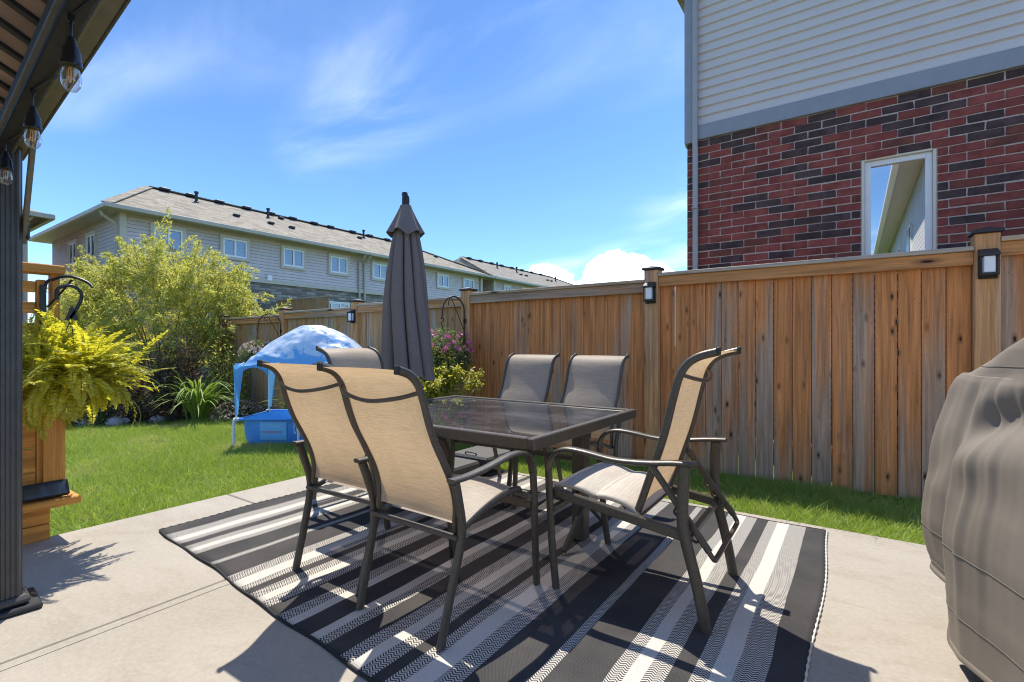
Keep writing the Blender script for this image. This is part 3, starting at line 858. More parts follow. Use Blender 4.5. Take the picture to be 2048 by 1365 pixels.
# ------------------------------------------------------------------ townhouse rows
def window_unit(parent, plane, u0, u1, z0, z1, pos, panes=2, sash='vinyl_white', trim=True, dark=0):
    """window in a wall; plane 'X' (normal +X) or 'Y' (normal -Y)"""
    def B(mb, a, b, c, d, out, th):
        if plane == 'X': mb.box((pos + out, (a + b) / 2, (c + d) / 2), (th, b - a, d - c))
        else: mb.box(((a + b) / 2, pos - out, (c + d) / 2), (b - a, th, d - c))
    def ringb(mb, a, b, c, d, w, out, th):
        B(mb, a, a + w, c, d, out, th); B(mb, b - w, b, c, d, out, th); B(mb, a + w, b - w, d - w, d, out, th); B(mb, a + w, b - w, c, c + w, out, th)
    m = MB()
    if trim: ringb(m, u0, u1, z0, z1, .10, .03, .06); win = m.build('window', 'trim_beige', parent); i = .10
    else: ringb(m, u0, u1, z0, z1, .04, .03, .06); win = m.build('window', 'vinyl_white', parent); i = .04
    m = MB(); ringb(m, u0 + i, u1 - i, z0 + i, z1 - i, .055, .025, .04)
    w = (u1 - u0 - 2 * i)
    for k in range(1, panes): B(m, u0 + i + w * k / panes - .03, u0 + i + w * k / panes + .03, z0 + i + .055, z1 - i - .055, .025, .04)
    m.build('sash', sash, win)
    for k in range(panes):
        a = u0 + i + w * k / panes + .03; b = u0 + i + w * (k + 1) / panes - .03
        m = MB(); B(m, a, b, z0 + i + .05, z1 - i - .05, .012, .006); m.build('pane', 'window_glass_far', win)
        m = MB()
        if (k + dark) % 2: B(m, a, b, z0 + i, z1 - i, -.02, .01); m.build('curtain', 'curtain', win)
        else: B(m, a, b, z0 + i, z1 - i, -.02, .01); m.build('dark_interior', 'dark_room', win)

def townhouse(name, label, y0, y1, hip0, hip1, wins, ridge_vents, pipes, first):
    x1, x0 = -18.0, -25.2; ez = 5.12; base = -.3
    t = thing(name, label, 'building', (0, 0, 0), 0)
    belt = 3.50
    MB().box(((x0 + x1) / 2, (y0 + y1) / 2, (belt + ez + .05) / 2), (x1 - x0, y1 - y0, ez + .05 - belt)).build('upper_wall', 'siding_grey', t)
    MB().box(((x0 + x1) / 2, (y0 + y1) / 2, (base + belt) / 2), (x1 - x0 - .04, y1 - y0 - .04, belt - base)).build('lower_wall', 'far_brick', t)
    MB().box((x1 + .01, (y0 + y1) / 2, belt + .05), (.08, y1 - y0 + .1, .16)).build('belt_trim', 'trim_beige', t)
    MB().box(((x0 + x1) / 2, y0 - .01, belt + .05), (x1 - x0, .08, .16)).build('belt_trim', 'trim_beige', t)
    for (cx, cy) in ((x1, y0), (x1, y1)):
        MB().box((cx - .03, cy + (.03 if cy == y0 else -.03), (belt + ez) / 2 + .06), (.16, .16, ez - belt - .05)).build('corner_board', 'trim_beige', t)
    e = .48; rz = 7.02; xm = -21.5
    E = [(x1 + e, y0 - e, ez + .12), (x1 + e, y1 + e, ez + .12), (x0 - e, y1 + e, ez + .12), (x0 - e, y0 - e, ez + .12), (xm, hip0, rz), (xm, hip1, rz)]
    roof = MB().add(E, [(0, 1, 5, 4), (1, 2, 5), (2, 3, 4, 5), (3, 0, 4)]).build('roof', 'shingle' if first else 'shingle_far', t)
    MB().add([(x1 + e - .02, y0 - e + .02, ez), (x1 + e - .02, y1 + e - .02, ez), (x0 - e + .02, y1 + e - .02, ez), (x0 - e + .02, y0 - e + .02, ez)], [(0, 1, 2, 3)]).build('soffit', 'soffit_tan', t)
    g = MB()
    g.box((x1 + e + .03, (y0 + y1) / 2, ez + .06), (.12, y1 - y0 + 2 * e + .18, .13)); g.box(((x0 + x1) / 2, y0 - e - .03, ez + .06), (x1 - x0 + 2 * e, .12, .13))
    g.box((x0 - e - .03, (y0 + y1) / 2, ez + .06), (.12, y1 - y0 + 2 * e + .18, .13)); g.box(((x0 + x1) / 2, y1 + e + .03, ez + .06), (x1 - x0 + 2 * e, .12, .13))
    g.build('gutter', 'gutter_tan', t, bevel=.02)
    # ridge cap strips on the hips and the ridge
    def cap(a, b):
        q = MB(); q.bar([Vector(a) + Vector((0, 0, .02)), Vector(b) + Vector((0, 0, .02))], .3, .03, (Vector(b) - Vector(a)).cross(Vector((0, 0, 1))).normalized(), .1); q.build('ridge_cap', 'shingle', roof)
    cap(E[0], E[4]); cap(E[4], E[5]); cap(E[1], E[5])
    slope = (rz - ez - .12) / (x1 + e - xm)
    for y in ridge_vents:
        MB().box((xm + .14, y, rz + .01), (.30, .34, .10), bev=.02).build('roof_vent', 'vent_black', roof)
    for (y, x, kind) in pipes:
        z = rz - (x - xm) * slope
        q = MB()
        if kind == 'p': q.lathe([(.001, .34), (.05, .34), (.05, .05), (.1, .0), (.1, -.06)], (x, y, z), 10); q.lathe([(.001, .4), (.075, .4), (.075, .33), (.001, .33)], (x, y, z), 10)
        else: q.box((x, y, z + .05), (.2, .22, .1), bev=.02)
        q.build('roof_pipe', 'vent_black', roof)
    for (a, b, c, d, pn, tr, dk) in wins: window_unit(t, 'X', a, b, c, d, x1, pn, 'vinyl_white', tr, dk)
    return t
W1 = [(6.15, 7.15, 4.0, 4.98, 2, True, 1), (8.2, 9.22, 4.17, 5.0, 2, True, 1), (10.4, 11.44, 4.12, 5.0, 2, True, 0), (12.46, 13.5, 4.12, 5.0, 2, True, 0), (14.68, 15.72, 4.12, 5.0, 2, True, 1),
      (16.8, 17.8, 4.12, 5.0, 2, True, 0), (18.93, 19.98, 4.15, 5.0, 2, True, 0), (21.02, 22.08, 4.15, 5.0, 2, True, 1), (12.15, 13.5, 2.0, 3.0, 3, False, 0), (8.7, 9.45, 1.0, 2.95, 1, False, 0), (17.9, 19.2, 2.0, 3.0, 3, False, 0)]
th1 = townhouse('townhouse_row', 'long grey sided townhouse row with brick ground floor and hip roof', 5.43, 22.75, 7.3, 19.7, W1,
          [7.75, 8.65, 9.7, 10.8, 11.85, 12.9, 14.0, 14.9, 16.2, 17.3, 18.5],
          [(8.55, -20.6, 'p'), (11.35, -20.6, 'p'), (9.45, -19.4, 'b'), (10.75, -19.3, 'b'), (11.65, -19.3, 'b'), (15.86, -20.3, 'b'), (16.5, -20.8, 'p'), (20.6, -19.6, 'b'), (12.1, -20.9, 'b')], True)
# the gable-end wall of that row and its small details
for a, b, z0, z1 in ((-21.15, -20.15, 3.9, 4.9), (-23.05, -22.05, 3.9, 4.86)): window_unit(th1, 'Y', a, b, z0, z1, 5.43, 2, 'vinyl_white', True, 1)
for y in (14.0, 14.28):
    q = MB(); q.bar([(-17.5, y, 5.12), (-17.6, y, 5.0), (-17.9, y, 4.85), (-17.93, y, 4.7), (-17.93, y, 0)], .08, .07, (0, 1, 0), .15); q.build('downspout', 'gutter_tan', th1)
q = MB(); q.bar([(-18.1, 4.95, 5.12), (-18.12, 5.0, 5.0), (-18.14, 5.32, 4.8), (-18.14, 5.36, 4.6), (-18.14, 5.36, 0)], .08, .07, (1, 0, 0), .15); q.build('downspout', 'gutter_tan', th1)
q = MB(); q.bar([(-17.93, 22.6, 5.1), (-17.93, 22.6, 0)], .08, .07, (0, 1, 0), .15); q.build('downspout', 'gutter_tan', th1)
MB().box((-17.96, 9.95, 3.68), (.06, .18, .2)).build('wall_vent', 'vinyl_white', th1)
q = MB().box((-17.92, 11.47, 2.82), (.12, .14, .2), bev=.02); q.build('wall_lamp', 'black_metal', th1)
dr = MB().box((-17.97, 11.03, 1.9), (.08, .62, 2.1)); dr = dr.build('door', 'vinyl_white', th1)
MB().box((-17.92, 11.03, 1.95), (.02, .4, 1.8)).build('door_light', 'curtain', dr)
W2 = [(23.9 + 1.0, 25.8, 4.2, 5.0, 2, True, 1), (26.9, 27.9, 4.2, 5.0, 2, True, 0), (29.5, 30.5, 4.2, 5.0, 2, True, 1), (32, 33, 4.2, 5.0, 2, True, 1), (35, 36, 4.2, 5, 2, True, 0)]
townhouse('townhouse_row', 'second grey townhouse row farther off, its roof just above the fence', 23.95, 40.2, 25.0, 36.6, W2,
          [25.6, 26.8, 28.1, 29.3, 30.6, 32.0, 33.4, 34.8], [(27.4, -20.3, 'p'), (29.8, -20.3, 'p'), (29.3, -19.6, 'b'), (30.0, -19.6, 'b'), (35.0, -20, 'p'), (33.6, -19.6, 'b'), (33.0, -19.6, 'b')], False)
def left_house():
    t = thing('house', 'grey sided house at the left edge behind the gazebo post', 'house', (0, 0, 0))
    MB().box((-25, -3.0, 2.4), (8, 13.8, 5.4)).build('wall', 'siding_grey', t)
    MB().box((-21.03, 3.87, 2.4), (.16, .16, 5.4)).build('corner_board', 'trim_beige', t)
    e = .5
    MB().add([(-21 + e, 3.9 + e, 5.2), (-21 + e, -9.9 - e, 5.2), (-29 - e, -9.9 - e, 5.2), (-29 - e, 3.9 + e, 5.2), (-25, 0.5, 7.0), (-25, -6, 7.0)], [(0, 1, 5, 4), (1, 2, 5), (2, 3, 4, 5), (3, 0, 4), (0, 1, 2, 3)]).build('roof', 'shingle', t)
    g = MB(); g.box((-21 + e + .03, -3, 5.15), (.12, 14.9, .13)); g.box((-25, 3.9 + e + .03, 5.15), (9.0, .12, .13)); g.build('gutter', 'gutter_tan', t)
    q = MB(); q.bar([(-20.6, 4.0, 5.1), (-20.7, 3.9, 4.95), (-20.95, 3.8, 4.8), (-20.95, 3.8, 0)], .08, .07, (0, 1, 0)); q.build('downspout', 'gutter_tan', t)
left_house()
def divider_fence():
    t = thing('divider_fence', 'brown privacy divider of upright boards against the townhouse back wall', 'fence', (-17.9, 10.2, -.2))
    me = MB().box((0, 0, 1.52), (.14, .02, 3.04)).mesh('board')
    for k in range(22): link('board', me, 'fence_wood_far', t, loc=(.1 + k * .146, 0, -.004 * k))
    MB().box((1.7, 0, 3.04), (3.3, .1, .05)).build('cap_board', 'cap_wood', t)
divider_fence()
# the home this patio belongs to, behind the camera to the right; the brick house window mirrors it
def own_house():
    t = thing('home', 'pale sided home behind the viewer mirrored in the brick house window', 'house', (0, 0, 0))
    x0, y1 = 1.36, -2.0
    MB().box((x0 + 4, y1 - 9, 2.7), (8, 18, 5.7)).build('wall', 'siding_own', t)
    e = .5
    MB().add([(x0 - e, y1 + e, 5.6), (x0 + 8 + e, y1 + e, 5.6), (x0 + 8 + e, y1 - 18 - e, 5.6), (x0 - e, y1 - 18 - e, 5.6), (x0 + 4, y1 - 4, 8.0), (x0 + 4, y1 - 14, 8.0)], [(0, 1, 4), (1, 2, 5, 4), (2, 3, 5), (3, 0, 4, 5), (0, 3, 2, 1)]).build('roof', 'shingle', t)
    MB().add([(x0 - e + .01, y1 + e - .01, 5.585), (x0 + 8.49, y1 + e - .01, 5.585), (x0 + 8.49, y1 - 18.49, 5.585), (x0 - e + .01, y1 - 18.49, 5.585)], [(0, 1, 2, 3)]).build('soffit', 'cream_wall', t)
    g = MB(); g.box((x0 - e - .04, y1 - 9, 5.55), (.13, 19, .14)); g.box((x0 + 4, y1 + e + .04, 5.55), (9, .13, .14)); g.build('gutter', 'vinyl_white', t)
    for yy in (-5.5, -9.5, -13.5):
        for z in (.9, 3.4):
            w = MB(); w.box((x0 - .02, yy, z + .6), (.06, 1.1, 1.3)); w = w.build('window', 'vinyl_white', t)
            MB().box((x0 - .055, yy, z + .6), (.02, .94, 1.14)).build('pane', 'lens_glass', w)
own_house()
def far_tree():
    c = (-.9, -31.0, -.05); t = thing('tree', 'broad green tree behind the home, mirrored low in the brick house window', 'tree', c)
    q = MB(); q.tube(spline([(0, 0, 0), (.1, .05, 2.2), (0, .1, 4.5)], 5), .24, 10, scale=[1.2 - .07 * i for i in range(11)]); q.build('trunk', 'stem_brown', t, 60)
    n = 9000; d = unit(RNG.normal(size=(n, 3))); k = RNG.integers(0, 16, n); cc = RNG.normal(size=(16, 3)) * [1.5, 1.5, 1.0] + [0, 0, 5.0]
    P = cc[k] + d * RNG.uniform(.5, 1.2, n)[:, None]; L_ = RNG.uniform(.12, .26, n)
    leaves('crown', P, RNG.normal(size=(n, 3)), RNG.normal(size=(n, 3)), L_, L_ * .6, 'tree_leaf', t)
far_tree()

# ------------------------------------------------------------------ rug
def build_rug():
    t = thing('rug', 'black, grey and white striped woven outdoor rug under the dining set', 'rug', (-1.86, 2.43, 0))
    def yn(x): return -1.15 - .071 * (x + 1.73) + .007 * math.sin(x * 5.1) + .004 * math.sin(x * 13)
    def yf(x): return 1.22 + .006 * math.sin(x * 7)
    nx, ny = 140, 60
    def top(u, v):
        x = -1.73 + 3.46 * u; a, b = yn(x), yf(x); y = a + (b - a) * v
        xx = x + (.012 * math.sin(y * 4.0) if abs(x) > 1.6 else 0)
        z = .0085 + .0028 * math.sin(x * 9 + y * 4) * math.sin(y * 7) + .002 * mnoise.noise(Vector((x * 2.2, y * 2.2, 0)))
        return (xx, y, max(z, .0065))
    mb = MB().grid(top, nx, ny)
    me = mb.mesh('pile', 60); pile = link('pile', me, 'rug', t)
    sl = pile.modifiers.new('thickness', 'SOLIDIFY'); sl.thickness = .006; sl.offset = -1
    P = lambda u, v: Vector(top(u, v))
    for pts in ([P(i / 120, 0) + Vector((0, -.003, -.003)) for i in range(121)], [P(i / 120, 1) + Vector((0, .003, -.003)) for i in range(121)]):
        q = MB(); q.tube(pts, .0065, 6); q.build('edge_binding', 'rug_binding', t, 60)
    for u in (0, 1):
        pts = [P(u, i / 160) + Vector((.003 * (1 if u else -1), 0, -.002)) for i in range(161)]
        q = MB(); q.tube(pts, .0045, 6, scale=[1 + .5 * math.sin(i * 1.9) for i in range(161)]); q.build('edge_stitching', 'cream_wall' if u else 'rug_binding', t, 60)
build_rug()
RZ = .0095   # top of the rug pile

# ------------------------------------------------------------------ dining table
def build_table():
    t = thing('patio_table', 'bronze framed rectangular patio table with tinted glass top', 'table', (-2.02, 2.57, RZ))
    w, d, z = 1.62, 1.30, .727; b = .042; h = .058
    for sx in (-1, 1): MB().box((sx * (w / 2 - b / 2), 0, z - h / 2), (b, d, h), bev=.005).build('frame_side', 'frame_metal', t)
    for sy in (-1, 1): MB().box((0, sy * (d / 2 - b / 2), z - h / 2), (w - 2 * b, b - .002, h), bev=.005).build('frame_side', 'frame_metal', t)
    MB().box((0, 0, z - .012), (w - 2 * b - .004, d - 2 * b - .004, .006)).build('glass_top', 'table_glass', t)
    MB().box((0, 0, z - .046), (w - 2 * b, .05, .02)).build('support_bar', 'frame_metal', t)
    for s in (-1, 1):
        x = s * .70
        mb = MB()
        mb.box((x, .10, .335), (.012, .085, .67), bev=.003); mb.box((x - s * .034, .062, .335), (.07, .012, .67), bev=.003)
        mb.build('leg', 'frame_metal', t)
        MB().box((x, 0, z - h + .006 - .02), (.05, d - .2, .025), bev=.003).build('cross_rail', 'frame_metal', t)
        for sy in (-1, 1):
            q = MB(); q.bar([(x, .10 + sy * .03, .20), (x, .10 + sy * .27, .018)], .03, .026, (1, 0, 0)); q.build('foot_brace', 'frame_metal', t)
    return t
build_table()

# ------------------------------------------------------------------ chairs
def sling_surface(prof, half, sag, nu=14, flip=False):
    """fabric stretched between two side rails that follow prof (y, z)"""
    P = spline([(0, y, z) for y, z in prof], 5); n = len(P); mb = MB()
    nrm = []
    for i in range(n):
        t = (P[min(i + 1, n - 1)] - P[max(i - 1, 0)]).normalized(); nrm.append(Vector((0, -t.z, t.y)))
    def f(u, v):
        i = min(int(round(v * (n - 1))), n - 1); x = (u * 2 - 1) * half; k = (1 - (u * 2 - 1) ** 2) * sag * math.sin(PI * min(max(v, .02), .98)) ** .8
        p = P[i] - nrm[i] * k * (1 if not flip else -1)
        return (x, p.y, p.z)
    return mb.grid(f, nu, n - 1)
SEAT = [(.235, .452), (.225, .478), (.18, .487), (.08, .483), (-.05, .455), (-.16, .418)]
BACK = [(-.218, .455), (-.214, .50), (-.222, .56), (-.246, .63), (-.287, .71), (-.332, .79), (-.366, .87), (-.392, .95), (-.418, 1.012), (-.457, 1.052), (-.512, 1.072)]
RAIL = SEAT + [(-.196, .411), (-.214, .426)] + BACK
def dining_chair(label):
    t = thing('dining_chair', label, 'chair', (0, 0, RZ), 0, 'bronze sling chairs around the patio table')
    for s in (-1, 1):
        q = MB(); q.bar([(s * .232, p.y, p.z) for p in spline([(0, y, z) for y, z in RAIL], 5)], .021, .032, (1, 0, 0), .4); rl = q.build('side_rail', 'frame_metal', t, 50)
        y, z = RAIL[-1]; MB().box((s * .232, y - .006, z + .001), (.023, .016, .034), bev=.004).build('end_cap', 'frame_plastic', rl)
        q = MB(); q.bar(spline([(s * .262, .335, 0), (s * .272, .305, .2), (s * .28, .285, .42), (s * .283, .268, .56)], 5), .022, .042, (1, 0, 0), .3); q.build('leg', 'frame_metal', t, 50)
        q = MB(); q.bar(spline([(s * .245, -.315, 0), (s * .252, -.262, .2), (s * .262, -.222, .36), (s * .268, -.218, .45), (s * .276, -.245, .55), (s * .283, -.272, .632)], 5), .022, .04, (1, 0, 0), .3); q.build('leg', 'frame_metal', t, 50)
        arm = spline([(s * .283, .268, .555), (s * .283, .257, .60), (s * .283, .225, .645), (s * .283, .17, .668), (s * .284, .08, .672), (s * .285, -.06, .654), (s * .285, -.19, .642), (s * .285, -.30, .642)], 5)
        q = MB(); q.bar(arm, .046, .018, (1, 0, 0), .4); q.build('armrest', 'frame_metal', t, 50)
        MB().box((s * .262, .245, .452), (.045, .03, .026), bev=.003).build('bracket', 'frame_metal', t)
        for y, z in ((.27, .006), (-.318, .006)): pass
    sling_surface(BACK[:], .222, .028).build('back_sling', 'sling', t, 70)
    sling_surface(SEAT, .222, .022).build('seat_sling', 'sling', t, 70)
    q = MB(); q.tube(spline([(-.232, -.415, .985), (-.15, -.448, .962), (0, -.462, .945), (.15, -.448, .962), (.232, -.415, .985)], 6), .0085, 8); q.build('back_brace', 'frame_metal', t, 60)
    q = MB(); q.bar([(-.262, -.232, .400), (.262, -.232, .400)], .03, .018, (0, 1, 0), .3); q.build('stretcher', 'frame_metal', t)
    q = MB(); q.bar([(-.275, .262, .405), (.275, .262, .405)], .022, .034, (0, 1, 0), .3); q.build('stretcher', 'frame_metal', t)
    return t
def recliner(label):
    t = thing('reclining_chair', label, 'chair', (0, 0, RZ), 0, 'bronze reclining chairs at the table ends')
    bk = [(-.012, .372), (-.03, .415), (-.075, .545), (-.145, .757), (-.185, .92), (-.212, 1.02), (-.245, 1.078), (-.295, 1.112), (-.365, 1.132)]
    for s in (-1, 1):
        q = MB(); q.bar([(s * .245, p.y, p.z) for p in spline([(0, y, z) for y, z in bk], 5)], .022, .034, (1, 0, 0), .4); rl = q.build('back_rail', 'frame_metal', t, 50)
        y, z = bk[-1]; MB().box((s * .245, y - .006, z + .003), (.024, .016, .036), bev=.004).build('end_cap', 'frame_plastic', rl)
        q = MB(); q.bar(spline([(s * .315, .345, 0), (s * .308, .37, .2), (s * .305, .385, .42), (s * .305, .392, .56)], 5), .024, .036, (1, 0, 0), .3); q.build('leg', 'frame_metal', t, 50)
        q = MB(); q.bar(spline([(s * .30, -.335, 0), (s * .302, -.30, .18), (s * .305, -.252, .37), (s * .305, -.242, .46), (s * .305, -.25, .66)], 5), .024, .046, (1, 0, 0), .3); q.build('leg', 'frame_metal', t, 50)
        arm = spline([(s * .305, .392, .555), (s * .305, .385, .605), (s * .305, .35, .647), (s * .305, .29, .668), (s * .306, .2, .665), (s * .307, .05, .648), (s * .308, -.10, .655), (s * .308, -.2, .668), (s * .308, -.30, .676)], 5)
        q = MB(); q.bar(arm, .05, .02, (1, 0, 0), .4); q.build('armrest', 'frame_metal', t, 50)
        q = MB(); q.bar([(s * .278, .38, .448), (s * .278, -.25, .362)], .024, .046, (1, 0, 0), .25); q.build('seat_rail', 'frame_metal', t)
        q = MB(); q.bar([(s * .268, -.105, .63), (s * .268, -.34, .315)], .016, .03, (1, 0, 0), .4); nb = q.build('recline_arm', 'frame_metal', t)
        for k in (.45, .6, .75):      # notched catches under the recline arm
            y = -.105 - .235 * k; z = .63 - .315 * k
            a = [(s * .268, y, z - .01), (s * .268, y + .012, z - .035), (s * .268, y - .005, z - .05), (s * .268, y - .022, z - .04)]
            q = MB(); q.tube(spline(a, 4), .006, 6); q.build('catch', 'frame_metal', nb, 60)
    sling_surface(bk, .235, .03).build('back_sling', 'sling', t, 70)
    seat = [(.392, .452), (.384, .474), (.35, .486), (.25, .482), (.175, .462), (.16, .461), (.10, .464), (.02, .448), (-.045, .412)]
    pad = sling_surface(seat, .262, .012); pad = pad.build('seat_pad', 'sling_pad', t, 70)
    so = pad.modifiers.new('thickness', 'SOLIDIFY'); so.thickness = .016; so.offset = -1
    q = MB(); q.tube(spline([(-.245, -.222, 1.035), (-.15, -.258, 1.012), (0, -.272, .998), (.15, -.258, 1.012), (.245, -.222, 1.035)], 6), .009, 8); q.build('back_brace', 'frame_metal', t, 60)
    q = MB(); q.bar([(-.30, -.255, .352), (.30, -.255, .352)], .024, .034, (0, 1, 0), .3); q.build('stretcher', 'frame_metal', t)
    q = MB(); q.tube(spline([(-.268, -.325, .335), (-.266, -.355, .29), (-.22, -.36, .28), (0, -.36, .28), (.22, -.36, .28), (.266, -.355, .29), (.268, -.325, .335)], 4), .011, 8); q.build('recline_bail', 'frame_metal', t, 60)
    q = MB(); q.bar([(-.30, .372, .37), (.30, .372, .37)], .022, .034, (0, 1, 0), .3); q.build('stretcher', 'frame_metal', t)
    q = MB(); q.tube([(-.245, -.008, .368), (.245, -.008, .368)], .012, 8); q.build('lower_bar', 'frame_metal', t, 60)
    return t
c0 = dining_chair('high-backed tan sling chair nearest the viewer, its back toward us, right of its pair')
def place(o, x, y, deg, label=None):
    o.location = (x, y, RZ); o.rotation_euler = (0, 0, R(deg))
    if label: o['label'] = label
place(c0, -1.535, 1.705, -1.0)
for x, y, a, lb in ((-2.15, 1.785, 2.0, 'high-backed tan sling chair seen from behind, left of its pair, beside the lawn'),
                    (-1.71, 3.20, 179.0, 'grey sling chair facing us across the table, right of two against the fence'),
                    (-2.33, 3.22, 181.5, 'grey sling chair facing us across the table, left of two, nearer the hanging flowers')):
    place(copy_tree(c0), x, y, a, lb)
r0 = recliner('reclining sling chair at the right end of the table, padded seat, seen from its side')
place(r0, -.83, 2.372, 91.0)
place(copy_tree(r0), -3.02, 2.50, -90.0, 'sling chair at the far left end of the table, only its rolled top showing')

# ------------------------------------------------------------------ umbrella
def build_umbrella():
    t = thing('umbrella', 'closed dark grey cantilever umbrella standing behind the table', 'umbrella', (-3.44, 3.21, 0))
    ph = [random.uniform(-.25, .25) for _ in range(9)]
    def canopy(u, v):
        th = 2 * PI * u; z = 2.36 - v * 1.46
        Rr = .075 + .20 * (v ** .72) + .012 * math.sin(v * 5)
        k = 9; a = th * k + 1.2 * math.sin(v * 2.2 + 1.0) * .5 + 2.0 * math.sin(th * 2 + .5) * .5
        fold = abs(math.cos(a / 2)) ** .6
        amp = .22 + .46 * min(1, v * 2.6)
        r = Rr * (1 - amp + amp * fold) * (1 + .08 * math.sin(3 * th + 2 * v))
        tw = th + .18 * v + .16 * amp * math.sin(a) * min(1, v * 3)
        zz = z - (.05 * math.sin(th * 2 + 1.1) + .035 * (fold - .5)) * (v ** 4)
        sx = .06 * max(0, v - .55) 
        return (r * math.cos(tw) + sx * .82, r * math.sin(tw) * .92 + sx * .57, zz)
    MB().grid(canopy, 288, 44, True).build('canopy', 'umbrella_cloth', t, 80)
    def flap(u, v):
        th = 2 * PI * u; z = 2.47 - v * .25
        a = th * 6 + .8; fold = .5 + .5 * math.cos(a)
        r = .05 + .098 * v ** 1.15 * (.72 + .38 * fold) + (.02 * v)
        z -= .03 * v ** 3 * (1 - fold) - .015 * v ** 4 * math.sin(3 * th)
        return (r * math.cos(th), r * math.sin(th), z)
    MB().grid(flap, 144, 14, True).build('vent_flap', 'umbrella_cloth', t, 80)
    MB().lathe([(.001, 2.56), (.03, 2.56), (.035, 2.54), (.035, 2.45), (.055, 2.44), (.055, 2.42)], n=14).build('hub', 'black_metal', t, 40)
    q = MB(); q.tube([(0, 0, 2.45), (0, 0, .80)], .018, 10); q.build('spindle', 'black_metal', t, 60)
    # mast stands just behind, its arm folds down along the canopy
    mx, my = -.20, .20
    q = MB(); q.bar([(mx, my, .10), (mx, my, 2.30)], .06, .045, (1, 0, 0)); q.build('mast', 'black_metal', t)
    q = MB(); q.bar(spline([(mx, my, 2.05), (mx * .8, my * .8, 2.3), (-.075, .055, 2.50), (-.045, .02, 2.585), (-.012, 0, 2.575)], 5), .035, .032, (.7, .7, 0)); q.build('arm', 'black_metal', t, 50)
    MB().lathe([(.001, .025), (.025, .02), (.03, 0), (.025, -.02), (.001, -.025)], (-.012, 0, 2.575), 12).build('joint_knob', 'black_metal', t, 50)
    MB().box((mx, my - .05, 1.15), (.08, .09, .16), bev=.01).build('crank_box', 'black_metal', t)
    q = MB(); q.bar([(-.65, .25, .045), (.75, .25, .045)], .06, .03, (0, 1, 0)); q.bar([(.05, -.42, .012), (.05, .98, .012)], .06, .022, (1, 0, 0)); q.build('cross_base', 'black_metal', t)
    MB().box((mx, my, .055), (.13, .13, .1), bev=.01).build('mast_socket', 'black_metal', t)
def base_weights():
    lab = ['dark grey square base weight of the umbrella on its %s side' % s for s in ('house', 'table', 'lawn', 'fence')]
    for i, (dx, dy) in enumerate(((.53, -.05), (.53, .50), (-.43, -.05 + .6), (-.43, -.08))):
        o = thing('base_weight', lab[i], 'weight', (-3.44 + dx + .0, 3.21 + dy, .066), 0, 'slabs weighing the umbrella base')
        MB().box((0, 0, .045), (.45, .45, .09), bev=.018).build('slab', 'slab_weight', o)
        q = MB(); q.tube(spline([(-.06, -.19, .09), (-.06, -.19, .108), (0, -.19, .112), (.06, -.19, .108), (.06, -.19, .09)], 4), .006, 6); q.build('handle', 'black_metal', o, 60)
build_umbrella(); base_weights()

